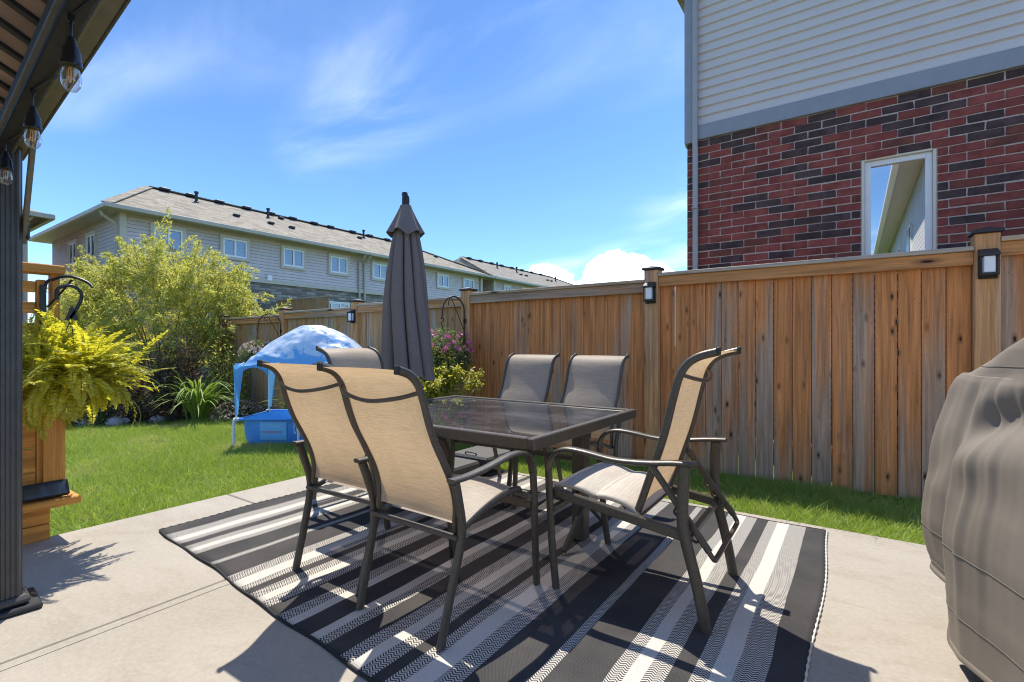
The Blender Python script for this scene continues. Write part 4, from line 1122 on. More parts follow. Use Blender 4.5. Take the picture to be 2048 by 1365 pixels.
# ------------------------------------------------------------------ covered grill
def build_grill():
    t = thing('grill', 'barbecue grill under a taupe fabric cover at the right edge', 'grill', (.832, 2.345, 0), R(-70))
    # section table: z, x half, y half, squareness
    S = [(.06, .60, .44), (.16, .60, .44), (.30, .605, .445), (.46, .62, .46), (.60, .62, .46), (.72, .595, .445), (.84, .565, .425), (.95, .535, .40), (1.035, .51, .385), (1.055, .49, .378), (1.075, .44, .374), (1.12, .35, .37), (1.16, .26, .366), (1.20, .17, .355), (1.215, .10, .31), (1.225, .03, .15)]
    nl = 110; nt = 320
    def lerp(v):
        q = v * (len(S) - 1); i = min(int(q), len(S) - 2); f = q - i
        return [S[i][k] + (S[i + 1][k] - S[i][k]) * f for k in range(3)]
    TC = 4.15
    def f(u, v):
        z, a, b = lerp(v); th = 2 * PI * u
        n = 9 if z < 1.0 else 9 - 4 * min(1, (z - 1.0) / .12)
        c, s = math.cos(th), math.sin(th)
        r = (abs(c / a) ** n + abs(s / b) ** n) ** (-1 / n)
        low = max(0, min(1, (1.06 - z) / .9)); d = th - TC
        w = .013 * low * (1 - 2 * abs(math.sin(3.5 * th + .5 * z + .3)))
        up = max(0, min(1, (1.07 - z) / .08)) * max(0, min(1, (z - .1) / .5))
        near = math.exp(-(d / .42) ** 2)
        # upright pleats gathered at the near corner
        w += up * near * .0065 * (math.sin(d * 34 + 1.2 * math.sin(3 * z)) + .5 * math.sin(d * 61 + 2))
        # slack swags across the long side
        if d > -.05:
            fade = min(1, (d + .05) / .15) * max(0, min(1, (1.12 - z) / .1)) * max(.25, 1 - d * .5)
            for z0, sl, wd, am in ((.95, .32, .05, .010), (.86, .20, .06, -.038), (.74, .16, .06, .018), (.60, .12, .08, -.012)):
                w += fade * am * math.exp(-((z - (z0 + sl * d - .10 * d * d)) / wd) ** 2)
        else:
            fade = min(1, (-d - .05) / .15) * max(0, min(1, (1.08 - z) / .1))
            for z0, sl, wd, am in ((.80, .5, .09, -.016), (.50, .35, .09, .010)):
                w += fade * am * math.exp(-((z - (z0 + sl * d)) / wd) ** 2)
        step = 1 / (1 + math.exp(-max(-30, min(30, (d + .02 * math.sin(5 * z)) / .018)))); w += .05 * step * max(0, min(1, (.95 - z) / .7)) * (d < 1.5)
        w += .006 * mnoise.noise(Vector((3.1 * c, 3.1 * s, 2.3 * z)))
        lip = .23 * (1 - step) * max(0, min(1, (th - 2.6) / .4))
        zz = z + (lip * max(0, (.3 - z) / .3) if z < .3 else 0) + .014 * mnoise.noise(Vector((5 * r * c, 5 * r * s, 7))) * (z > .95)
        if z > 1.06: zz -= .012 * abs(math.sin(th * 2 + .4)) * (1.225 - z) / .165
        return ((r + w) * c, (r + w) * s, zz)
    MB().grid(f, nt, nl, True).build('cover', 'cover', t, 180)
    def seam(z, d, rad, name):
        v = None
        for k in range(len(S) - 1):
            if S[k][0] <= z <= S[k + 1][0]: v = (k + (z - S[k][0]) / (S[k + 1][0] - S[k][0])) / (len(S) - 1); break
        pts = []
        for i in range(nt):
            p = Vector(f(i / nt, v)); q = Vector((p.x, p.y, 0)).normalized() * d; pts.append(p + q)
        q = MB(); q.bar(pts, .003, rad, None, .3, close=True); q.build(name, 'cover' if name == 'hem' else 'seam_thread', t, 60)
    seam(.42, .0005, .004, 'seam'); seam(.20, .0005, .004, 'seam'); seam(.068, .002, .02, 'hem'); seam(1.10, .0004, .003, 'seam')
    # the legs and body under it
    for sx in (-.30, .30):
        for sy in (-.22, .22): MB().box((sx, sy, .06), (.05, .05, .12)).build('leg', 'black_metal', t)
    MB().box((0, 0, .5), (.7, .5, .76)).build('cabinet', 'black_metal', t)
build_grill()

# ------------------------------------------------------------------ gazebo
GA = R(-4.03); GP = (-3.09, .50)
def build_gazebo():
    t = thing('gazebo', 'dark metal gazebo over the viewer with fluted post and brown ribbed roof', 'gazebo', (GP[0], GP[1], 0), GA)
    w = .12
    # fluted corner post
    def post(lx, ly):
        prof = []; h = w / 2
        def side(n):
            pts = []
            for i in range(n):
                a = -h + .012 + (w - .024) * i / n; d = (w - .024) / n
                pts += [(a, h), (a + d * .55, h), (a + d * .62, h - .005), (a + d * .93, h - .005)]
            return pts
        sd = side(6)
        for k in range(4):
            c, s = math.cos(-k * PI / 2), math.sin(-k * PI / 2)
            prof += [(x * c - y * s, x * s + y * c) for x, y in sd]
        mb = MB(); n = len(prof)
        V = [(lx + x, ly + y, .03) for x, y in prof] + [(lx + x, ly + y, 2.05) for x, y in prof]
        mb.add(V, [(i, (i + 1) % n, n + (i + 1) % n, n + i) for i in range(n)] + [tuple(range(n, 2 * n))])
        p = mb.build('post', 'gazebo_metal', t)
        MB().box((lx, ly, .0125), (.235, .235, .025), bev=.006).build('foot_plate', 'black_cap', p)
        MB().box((lx, ly, .043), (.165, .165, .036), bev=.012).build('foot_collar', 'gazebo_metal', p)
        return p
    post(0, 0); post(4.3, 0); post(0, -3.4); post(4.3, -3.4)
    Lx0, Lx1, Ly = -.12, 4.45, -3.52
    for y in (-.005, -3.395): MB().box((2.15, y, 2.055), (4.3, .05, .11), bev=.004).build('beam', 'gazebo_rib', t)
    for x in (0, 4.3): MB().box((x, -1.7, 2.056), (.07, 3.3, .108), bev=.004).build('beam', 'gazebo_rib', t)
    q = MB(); q.tube([(-.05, -.045, 1.99), (4.3, -.045, 1.99)], .0075, 8); q.build('rail_pipe', 'gazebo_metal', t, 60)
    MB().box((2.15, .051, 2.05), (4.6, .056, .006), bev=.001).build('eave_soffit', 'gazebo_fascia', t)
    MB().box((2.15, .082, 2.085), (4.6, .008, .085), bev=.002).build('fascia', 'gazebo_metal', t)
    MB().box((2.15, .026, 2.028), (4.6, .008, .04), bev=.001).build('inner_lip', 'gazebo_fascia', t)
    # knee brace
    q = MB(); q.bar([(-.005, .068, 1.64), (.30, .064, 2.03)], .016, .05, (0, 1, 0), .15); kb = q.build('knee_brace', 'gazebo_fascia', t)
    MB().box((.02, .078, 1.68), (.05, .012, .07), bev=.003).build('bracket', 'black_metal', kb)
    # ribbed roof panels
    sl = .5; y0, ym = .03, -1.7
    n = 30; pw = (Lx1 - Lx0) / n
    for side in (0, 1):
        def Y(y): return y if side == 0 else -3.4 - y
        me = None
        for k in range(n):
            x0 = Lx0 + k * pw; x1 = x0 + pw
            V = [(x0, Y(y0), 2.11), (x1, Y(y0), 2.11), (x1, Y(ym), 2.11 + (y0 - ym) * sl), (x0, Y(ym), 2.11 + (y0 - ym) * sl)]
            V += [(a, b, c + .02) for a, b, c in V]
            MB().add(V, [(0, 1, 2, 3), (4, 5, 6, 7), (0, 1, 5, 4), (1, 2, 6, 5), (2, 3, 7, 6), (3, 0, 4, 7)]).build('roof_panel', 'gazebo_panel', t)
            q = MB(); q.bar([(x0, Y(y0), 2.104), (x0, Y(ym), 2.104 + (y0 - ym) * sl)], .03, .016, (1, 0, 0), .1); q.build('roof_rib', 'gazebo_rib', t)
build_gazebo()

def build_string_lights():
    t = thing('string_lights', 'string of clear bulbs in black sockets hung along the gazebo beam', 'string lights', (GP[0], GP[1], 2.0), GA)
    xs = [.246, .903, 1.475, 2.1]; y = -.012
    for k, x in enumerate(xs):
        d = 0 if k else .015
        q = MB(); q.lathe([(.001, -.055), (.008, -.056), (.013, -.075), (.019, -.09), (.021, -.115), (.0225, -.117), (.0225, -.128), (.001, -.128)], (x, y, d), 18); sk = q.build('socket', 'socket_black', t, 40)
        q = MB(); q.lathe([(.014, -.126), (.016, -.133), (.0205, -.15), (.0215, -.163), (.019, -.178), (.012, -.189), (.001, -.193)], (x, y, d), 20); q.build('bulb', 'bulb_glass', sk, 80)
        q = MB()
        for a in range(4):
            ca, sa = math.cos(a * PI / 2), math.sin(a * PI / 2); q.tube([(x + .003 * ca, y + .003 * sa, d - .13), (x + .006 * ca, y + .006 * sa, d - .145), (x + .005 * ca, y + .005 * sa, d - .168)], .0012, 5)
        q.build('filament', 'filament', sk)
        for s in (-1, 1):
            q = MB(); q.tube(spline([(x + s * .004, y, d - .055), (x + s * .006, y, d - .03), (x + s * .003, y, d - .002)], 4), .0022, 6); q.build('wire', 'socket_black', sk)
        MB().box((x, y, d - .008), (.012, .014, .022), bev=.003).build('clip', 'black_metal', sk)
    for a, b in zip(xs[:-1], xs[1:]):
        q = MB(); q.tube(spline([(a, y, 0), (a + (b - a) * .25, y + .02, -.012), (a + (b - a) * .5, y + .03, -.03), (a + (b - a) * .75, y + .02, -.03), (b, y, 0)], 6), .0032, 6); q.build('cable', 'socket_black', t, 60)
build_string_lights()

# ------------------------------------------------------------------ cedar privacy screen
def build_screen():
    t = thing('privacy_screen', 'orange cedar privacy screen with open slats on top, behind the fern', 'screen', (-4.06, .90, 0))
    # runs along -Y from its end post, faces +X
    MB().box((.0, -.017, .92), (.09, .036, 1.38), bev=.005).build('end_post', 'cedar_upright', t)
    MB().box((.055, -.028, .53), (.02, .10, .56), bev=.004).build('face_board', 'cedar_upright', t)
    MB().box((.01, -1.9, .92), (.10, .14, 1.38), bev=.006).build('end_post', 'cedar_upright', t)
    MB().box((.0, -.98, 1.63), (.14, 2.0, .055), bev=.006).build('top_cap', 'cedar', t)
    MB().box((.0, -.078, .90), (.05, .042, 1.33), bev=.005).build('stile', 'cedar_upright', t)
    me = MB().box((0, 0, 0), (.03, 1.71, .138), bev=.004).mesh('board')
    for k in range(6): link('board', me, 'cedar', t, loc=(-.0, -.957, .335 + k * .143))
    me2 = MB().box((0, 0, 0), (.03, 1.71, .066), bev=.004).mesh('slat')
    for k in range(3): link('slat', me2, 'cedar', t, loc=(0, -.957, 1.27 + k * .125))
    MB().box((.03, -.95, .225), (.26, 2.05, .045), bev=.006).build('ledge', 'cedar', t)
    for z in (.045, .145): MB().box((.055, -1.0, z - .0), (.04, 1.9, .096), bev=.005).build('base_board', 'cedar', t)
    MB().box((.02, -.075, .095), (.06, .04, .19), bev=.004).build('base_leg', 'stem_brown', t)
build_screen()
def flood_light():
    t = thing('flood_light', 'black flat flood light lying on the ledge of the cedar screen', 'lamp', (-3.97, .82, .25))
    m = Matrix.Rotation(R(-35), 3, 'Y')
    MB().box((0, 0, .05), (.03, .22, .10), m, bev=.006).build('housing', 'black_metal', t)
    MB().box((.016, 0, .052), (.008, .19, .075), m, bev=.002).build('lens', 'lens_glass', t)
    MB().box((-.02, 0, .01), (.06, .05, .016), bev=.003).build('bracket', 'black_metal', t)
    q = MB(); q.tube(spline([(-.01, -.11, .03), (.03, -.16, .01), (.06, -.2, .012), (.02, -.3, .012)], 5), .006, 6); q.build('cable', 'black_metal', t, 60)
flood_light()

# ------------------------------------------------------------------ hooks, baskets, plants
def jitter_dirs(n, up=.3):
    d = RNG.normal(size=(n, 3)); d[:, 2] = np.abs(d[:, 2]) * .6 + up; return unit(d)
def frond(base, az, length, rise, droop, bend, npin=34, pw=.075):
    """fern frond: returns its midrib and the leaf arrays of its leaflets"""
    P = []; D = []; N = []; Ln = []; W = []; pts = [np.array(base, float)]; n = npin + 5
    e = rise; a = az
    for i in range(n):
        pts.append(pts[-1] + np.array([math.cos(a) * math.cos(e), math.sin(a) * math.cos(e), math.sin(e)]) * length / n)
        e -= droop / n * (.4 + 1.4 * i / n); a += bend / n
    for i in range(3, n):
        s = i / n; t = pts[i + 1] - pts[i - 1]; t = t / np.linalg.norm(t)
        side = np.cross(t, [0, 0, 1.]); side /= max(np.linalg.norm(side), 1e-6); up = np.cross(side, t)
        prof = math.sin(PI * min(1, .16 + s * .82)) ** .7
        for sg in (-1, 1):
            P.append(pts[i]); D.append(side * sg + t * .3 + up * RNG.uniform(-.25, .25)); N.append(up + RNG.normal(size=3) * .25); Ln.append(pw * prof * RNG.uniform(.7, 1.15) * .6); W.append(.013 * RNG.uniform(.8, 1.25))
    return pts, P, D, N, Ln, W
def build_fern():
    c = np.array([-3.90, .92, .96])
    t = thing('fern', 'big yellow-green fern in a hanging basket at the end of the cedar screen', 'fern', tuple(c))
    P = []; D = []; N = []; L_ = []; W = []; st = MB()
    for k in range(430):
        az = RNG.uniform(0, 2 * PI); q = RNG.uniform()
        b = RNG.normal(size=3) * [.085, .085, .045]
        if q < .55: rise, dr, ln = R(RNG.uniform(30, 95)), RNG.uniform(.3, 1.7), RNG.uniform(.26, .47)
        elif q < .8: rise, dr, ln = R(RNG.uniform(0, 40)), RNG.uniform(.6, 1.8), RNG.uniform(.3, .48)
        else: rise, dr, ln = R(RNG.uniform(-30, 20)), RNG.uniform(1.0, 2.2), RNG.uniform(.24, .44)
        pts, p, d, n, l, w = frond(b, az, ln, rise, dr, RNG.normal() * .6)
        P += p; D += d; N += n; L_ += l; W += w
        st.tube([tuple(x) for x in pts[::5]], .0014, 4)
    leaves('fronds', np.array(P) * [.92, .92, .95], D, N, np.array(L_), np.array(W), 'leaf_fern', t, .06)
    st.build('frond_stems', 'stem_green', t)
    MB().lathe([(.001, -.16), (.09, -.16), (.12, -.10), (.14, .0), (.13, .0), (.001, -.02)], n=20).build('basket', 'basket_brown', t, 40)
    h = MB()   # flat plastic hanger with its hook
    HZ = .06
    hook = spline([(.0, 0, .31), (.0, .035, .38), (.0, .055, .44), (.0, .045, .485), (.0, .0, .51), (.0, -.05, .49), (.0, -.062, .45), (.0, -.055, .42)], 5)
    hook = [p + Vector((0, 0, HZ)) for p in hook]; h.bar(hook, .008, .018, (1, 0, 0), .3); h.build('hanger_hook', 'black_metal', t, 50)
    MB().add([(-.004, -.025, .30), (-.004, .04, .30), (-.004, .03, .34), (-.004, .012, .39), (-.004, -.002, .37), (-.004, -.012, .33), (.004, -.025, .30), (.004, .04, .30), (.004, .03, .34), (.004, .012, .39), (.004, -.002, .37), (.004, -.012, .33)],
             [(0, 1, 2, 3, 4, 5), (6, 7, 8, 9, 10, 11)] + [(i, (i + 1) % 6, 6 + (i + 1) % 6, 6 + i) for i in range(6)]).build('hanger_plate', 'black_metal', t, loc=(0, 0, HZ))
    for a in (0, 2.1, 4.2):
        q = MB(); q.tube([(0, .008, .37), (.13 * math.cos(a), .13 * math.sin(a), -.01)], .003, 5); q.build('hanger_wire', 'black_metal', t)
    # bracket on the screen that carries it
    b = thing('plant_bracket', 'black iron plant bracket on the cedar screen post holding the fern', 'bracket', (-4.0, .83, 1.5))
    q = MB(); q.bar(spline([(.0, 0, -.25), (0.0, 0, .02), (.01, .04, .07), (.05, .10, .09), (.10, .17, .06), (.135, .19, .025)], 6), .012, .016, (1, 0, 0), .4); q.build('arm', 'black_metal', b, 50)
    MB().box((.0, -.01, -.12), (.018, .03, .3), bev=.004).build('back_plate', 'black_metal', b)
    q = MB(); q.tube(spline([(.0, .01, -.1), (.03, .06, -.02), (.06, .11, .07)], 5), .006, 6); q.build('stay', 'black_metal', b, 60)
build_fern()

def shepherd_hook(x, label, s=1.0, dx=-.33, dy=-.30, top=1.86):
    t = thing('shepherd_hook', label, 'hook', (x, FY - .10, 0), 0, 'iron plant hooks on the fence posts')
    n = Vector((dx, dy, 0)); g = ground_z(x)
    pole = [(0, 0, 1.0), (0, 0, top - .26)]
    arc = [Vector((0, 0, top - .2)), Vector((0, 0, top - .1)) + n * .04, Vector((0, 0, top - .02)) + n * .25, Vector((0, 0, top + .01)) + n * .5, Vector((0, 0, top - .03)) + n * .78, Vector((0, 0, top - .12)) + n * .96, Vector((0, 0, top - .24)) + n]
    q = MB(); q.tube([Vector(p) for p in pole] + spline(arc, 5), .009, 8); q.build('pole', 'black_metal', t, 60)
    q = MB(); q.tube(spline([Vector((0, 0, top - .42)), Vector((0, 0, top - .36)) + n * .1, Vector((0, 0, top - .16)) + n * .38, Vector((0, 0, top - .01)) + n * .62, Vector((0, 0, top - .10)) + n * .72, Vector((0, 0, top - .10)) + n * .58], 6), .005, 6); q.build('scroll', 'black_metal', t, 60)
    MB().box((0, .02, top - .30), (.05, .03, .06), bev=.004).build('wall_clamp', 'black_metal', t)
    q = MB(); q.tube(spline([n + Vector((0, 0, top - .24)), n * 1.05 + Vector((0, 0, top - .27)), n + Vector((0, 0, top - .28))], 4), .008, 6); q.build('hook_tip', 'black_metal', t, 60)
    return Vector((x, FY - .10, 0)) + n + Vector((0, 0, top - .27))
def flower_basket(tip, drop, rad, label, nf, pale=False, trail=True):
    c = Vector(tip) - Vector((0, 0, drop))
    t = thing('flower_basket', label, 'flower basket', tuple(c), 0, 'hanging flower baskets by the fence')
    MB().lathe([(.001, -.16), (.06, -.155), (.12, -.10), (.15, .0), (.14, .0), (.001, -.02)], n=18).build('basket', 'basket_brown', t, 40)
    q = MB(); q.tube(spline([(0, 0, drop - .0), (.02, 0, drop - .03), (-.02, 0, drop - .07), (0, 0, drop - .1), (0, 0, drop - .14)], 4), .006, 6); q.build('hanger_hook', 'black_metal', t, 60)
    for a in (.4, 2.4, 4.4):
        q = MB(); q.tube([(0, 0, drop - .13), (.14 * math.cos(a), .14 * math.sin(a), 0)], .0028, 5); q.build('hanger_wire', 'black_metal', t)
    n = 6500; d = RNG.normal(size=(n, 3)); d = unit(d); r = rad * RNG.uniform(.35, 1.12, n)[:, None] ** .6
    P = d * r * [1.05, 1.05, .72] + [0, 0, .02]
    P[:, 2] -= .1 * (np.linalg.norm(P[:, :2], axis=1) / rad) ** 2
    leaves('foliage', P, d + RNG.normal(size=(n, 3)) * .8, RNG.normal(size=(n, 3)) + [0, 0, 1.2], RNG.uniform(.018, .042, n), RNG.uniform(.010, .02, n), 'leaf_basket', t)
    PP = []; DD = []; NN = []; LL = []
    for k in range(nf):
        dd = RNG.normal(size=3); dd[2] = abs(dd[2]) * .8 - .25; dd /= np.linalg.norm(dd); p = dd * rad * RNG.uniform(.82, 1.08) * np.array([1.05, 1.05, .75]) + [0, 0, .02]
        fac = dd + np.array([.25, -.45, .3]); fac /= np.linalg.norm(fac)
        a = np.cross(fac, [0, 0, 1.]); a /= np.linalg.norm(a); b = np.cross(fac, a); sz = RNG.uniform(.028, .044)
        for j in range(5):
            th = 2 * PI * j / 5 + RNG.uniform(-.2, .2); e = a * math.cos(th) + b * math.sin(th)
            PP.append(p); DD.append(e + fac * .45); NN.append(fac); LL.append(sz)
    LL = np.array(LL); leaves('blossoms', PP, DD, NN, LL, LL * .95, 'petal_pale' if pale else 'petal_pink', t, .12)
    if trail:    # lime-leaved trailer spilling over the edge
        PP = []; DD = []; NN = []; LL = []; st = MB()
        for k in range(16):
            az = RNG.uniform(-2.9, -.3); p = np.array([math.cos(az) * .13, math.sin(az) * .13, .0]); v = np.array([math.cos(az) * .9, math.sin(az) * .9, .35]); pts = [p.copy()]
            for j in range(16):
                v[2] -= .13; v = v / np.linalg.norm(v); p = p + v * .028; pts.append(p.copy())
                for _ in range(4):
                    PP.append(p + RNG.normal(size=3) * .012); DD.append(RNG.normal(size=3) + v * .5 + [0, 0, -.3]); NN.append(RNG.normal(size=3) * .5 + [0, 0, 1]); LL.append(RNG.uniform(.028, .05))
            st.tube([tuple(q) for q in pts[::3]], .002, 4)
        LL = np.array(LL); leaves('trailing_leaves', PP, DD, NN, LL, LL * .72, 'leaf_gold', t); st.build('trailing_stems', 'stem_green', t)
tip = shepherd_hook(-4.13, 'black iron hook on the fence post right of the umbrella', 1, -.10, -.30, 1.78)
flower_basket(tip, .40, .34, 'hanging basket of pink petunias beside the umbrella, lime leaves trailing', 72)
tip2 = shepherd_hook(-8.42, 'black iron hook on the fence post behind the blue canopy', 1, -.34, -.22, 1.72)
flower_basket(tip2, .42, .27, 'hanging basket of pale pink flowers left of the blue canopy', 110, True, False)

def gold_shrub():
    c = (-3.98, 4.28, ground_z(-4))
    t = thing('gold_shrub', 'lime-yellow leafed shrub behind the table under the petunias', 'shrub', c)
    PP = []; DD = []; NN = []; LL = []; st = MB()
    for k in range(34):
        az = RNG.uniform(0, 2 * PI); sp = RNG.uniform(.1, .55); h = RNG.uniform(.75, 1.02)
        pts = spline([(0.03 * math.cos(az), .03 * math.sin(az), 0), (sp * .35 * math.cos(az), sp * .35 * math.sin(az), h * .55), (sp * .75 * math.cos(az), sp * .75 * math.sin(az), h * .95), (sp * math.cos(az), sp * math.sin(az), h * .93)], 6)
        st.tube(pts[::2], .004, 4)
        for p in pts[6:]:
            for _ in range(7):
                PP.append(np.array(p) + RNG.normal(size=3) * .03); DD.append(RNG.normal(size=3) + [0, 0, .1]); NN.append(RNG.normal(size=3) * .5 + [0, 0, 1]); LL.append(RNG.uniform(.04, .075))
    LL = np.array(LL); leaves('foliage', PP, DD, NN, LL, LL * .5, 'leaf_gold', t); st.build('stems', 'stem_green', t)
gold_shrub()

def big_shrub():
    c = np.array([-12.1, 4.38, ground_z(-12)])
    t = thing('willow_shrub', 'large rounded shrub of fine yellow-green leaves in front of the townhouses', 'shrub', tuple(c))
    ax = np.array([.8211, .5707, 0]); ay = np.array([-.5707, .8211, 0])
    P = []; D = []; N = []; L_ = []; st = MB()
    for k in range(1050):
        u = RNG.uniform(0, 2 * PI); el = math.asin(RNG.uniform(-.05, 1.0)); 
        o = np.array([math.cos(u) * math.cos(el) * 2.15, math.sin(u) * math.cos(el) * 1.45, 1.0 + math.sin(el) * 2.3 * (1 + .12 * math.sin(3 * u))])
        lump = 1 + .14 * math.sin(4 * u + 5 * el) + .08 * math.sin(9 * u - 3 * el)
        o[:2] *= lump
        o *= RNG.uniform(.62, 1.0) ** .5
        w = ax * o[0] + ay * o[1] + np.array([0, 0, o[2]])
        dr = (ax * o[0] * .45 + ay * o[1] * .45) + np.array([0, 0, .9 + RNG.uniform(-.5, .5)]) + RNG.normal(size=3) * .45
        dr /= np.linalg.norm(dr); ln = RNG.uniform(.35, .75); drp = RNG.uniform(.15, .75)
        if RNG.uniform() < .07 and el > .3: ln *= 1.4; drp = .05; dr = np.array([dr[0] * .4, dr[1] * .4, 1.]) 
        pts = []
        for j in range(9):
            s = j / 8; pts.append(w + dr * ln * s - np.array([0, 0, 1]) * drp * ln * s * s)
        if k % 3 == 0: st.tube([tuple(p) for p in pts[::2]], .005, 4)
        m = int(85 * ln / .5)
        s = RNG.uniform(0, 1, m); i = np.clip((s * 8).astype(int), 0, 7); f = s * 8 - i; pt = np.array(pts)
        q = pt[i] * (1 - f)[:, None] + pt[i + 1] * f[:, None]; tg = pt[i + 1] - pt[i]; tg = unit(tg)
        spread = .055 * (1.25 - s)[:, None]
        P.append(q + RNG.normal(size=(m, 3)) * spread); D.append(tg * .7 + RNG.normal(size=(m, 3)) * .55); N.append(RNG.normal(size=(m, 3)) * .6 + [0, 0, 1]); L_.append(RNG.uniform(.04, .085, m))
    P = np.concatenate(P); D = np.concatenate(D); N = np.concatenate(N); L_ = np.concatenate(L_)
    leaves('foliage', P, D, N, L_, L_ * .36, 'leaf_bush', t)
    for k in range(26):
        az = RNG.uniform(0, 2 * PI); r = RNG.uniform(.5, 1.5); h = RNG.uniform(1.4, 2.7); e = ax * math.cos(az) * r + ay * math.sin(az) * r * .7
        st.tube(spline([(e[0] * .1, e[1] * .1, 0), (e[0] * .4, e[1] * .4, h * .5), (e[0], e[1], h)], 5), .016, 6, scale=[1.2 - .07 * i for i in range(11)])
    st.build('stems', 'stem_brown', t)
big_shrub()
def small_shrub(name, label, c, rx, rz, n, mat, ls, group=None, ratio=.5, blossoms=0):
    t = thing(name, label, 'shrub', c, 0, group)
    d = unit(RNG.normal(size=(n, 3))); d[:, 2] = np.abs(d[:, 2]); r = RNG.uniform(.25, 1, n)[:, None] ** .5
    lump = 1 + .22 * np.sin(5 * np.arctan2(d[:, 1], d[:, 0]) + 3 * d[:, 2])[:, None]
    P = d * r * lump * [rx, rx, rz]
    L_ = RNG.uniform(.6, 1.2, n) * ls
    leaves('foliage', P, d + RNG.normal(size=(n, 3)) * .8, RNG.normal(size=(n, 3)) * .7 + [0, 0, 1], L_, L_ * ratio, mat, t)
    st = MB()
    for k in range(14):
        a = RNG.uniform(0, 2 * PI); st.tube(spline([(0, 0, 0), (math.cos(a) * rx * .3, math.sin(a) * rx * .3, rz * .5), (math.cos(a) * rx * .7, math.sin(a) * rx * .7, rz * .85)], 4), .007, 5)
    st.build('stems', 'stem_brown', t)
    if blossoms:
        m = blossoms; d = unit(RNG.normal(size=(m, 3))); d[:, 2] = np.abs(d[:, 2]); Lb = RNG.uniform(.02, .05, m)
        leaves('blossoms', d * [rx * 1.03, rx * 1.03, rz * 1.05], d + RNG.normal(size=(m, 3)) * .8, d, Lb, Lb * .8, 'petal_pale', t)
    return t
small_shrub('dark_shrub', 'dark bronze-leaved shrub with pale blossom under the willow shrub', (-9.95, 3.85, ground_z(-10)), .62, 1.45, 5200, 'leaf_dark', .06)
small_shrub('dark_shrub', 'low dark shrub left of the daylilies beneath the willow shrub', (-10.45, 3.0, ground_z(-10.4)), .62, .95, 4200, 'leaf_dark', .055)
small_shrub('dark_shrub', 'dark shrub at the fence corner beside the willow shrub', (-9.75, 4.55, ground_z(-10)), .42, 1.25, 2600, 'leaf_bush', .06)
small_shrub('flower_mound', 'mound of cream and pink flowers at the bed edge beside the pool', (-9.0, 4.42, ground_z(-9)), .42, .30, 1300, 'leaf_basket', .05, None, .5, 700)
small_shrub('flower_mound', 'small red-flowered plant in the mulch left of the daylilies', (-10.25, 2.75, ground_z(-10)), .22, .28, 500, 'leaf_lily', .06, None, .4, 60)
def lily(c, label, h, n, sp):
    t = thing('daylily', label, 'plant', c, 0, 'strap-leaved clumps in the garden bed')
    V = []; F = []
    for k in range(n):
        az = RNG.uniform(0, 2 * PI); r0 = RNG.uniform(0, .2); L = h * RNG.uniform(.6, 1.25); out = sp * RNG.uniform(.3, 1.15); w = RNG.uniform(.012, .022)
        d = np.array([math.cos(az), math.sin(az), 0]); s = np.array([-math.sin(az), math.cos(az), 0]); m = 9; o = len(V)
        for j in range(m):
            q = j / (m - 1); hor = r0 + out * q ** 1.7; z = L * (1.35 * q - .62 * q ** 2.6 * (.6 + out))
            ww = w * (1 - q ** 3) * (.6 + .4 * min(1, q * 4)); p = d * hor + np.array([0, 0, z])
            V.append(p - s * ww); V.append(p + s * ww)
        for j in range(m - 1): F.append((o + 2 * j, o + 2 * j + 1, o + 2 * j + 3, o + 2 * j + 2))
    link('leaves', mesh_np('leaves', np.array(V), np.array(F), True), 'leaf_lily', t)
lily((-9.35, 3.9, ground_z(-9.4)), 'big arching clump of strap-leaved daylily in front of the dark shrubs', .98, 135, .95)
lily((-7.35, 4.62, ground_z(-7.3)), 'darker strap-leaved clump against the fence seen through the pool canopy', .70, 90, .55)
for i, (x, y, s) in enumerate(((-10.0, 2.95, .16), (-9.75, 3.45, .13), (-10.3, 2.65, .12))):
    bm = bmesh.new(); bmesh.ops.create_icosphere(bm, subdivisions=2, radius=s)
    for v in bm.verts: v.co *= 1 + .35 * mnoise.noise(v.co * 9 + Vector((i * 7, 0, 0))); v.co.z *= .6
    me = bpy.data.meshes.new('rock'); bm.to_mesh(me); bm.free(); o = link('rock', me, 'rock_grey', None, 0, (x, y, ground_z(x) + .05))
    tag(o, ['largest grey rock at the bed edge behind the fern', 'grey rock beside the daylily clump', 'small grey rock at the left of the bed edge'][i], 'rock', 'rocks edging the bed')

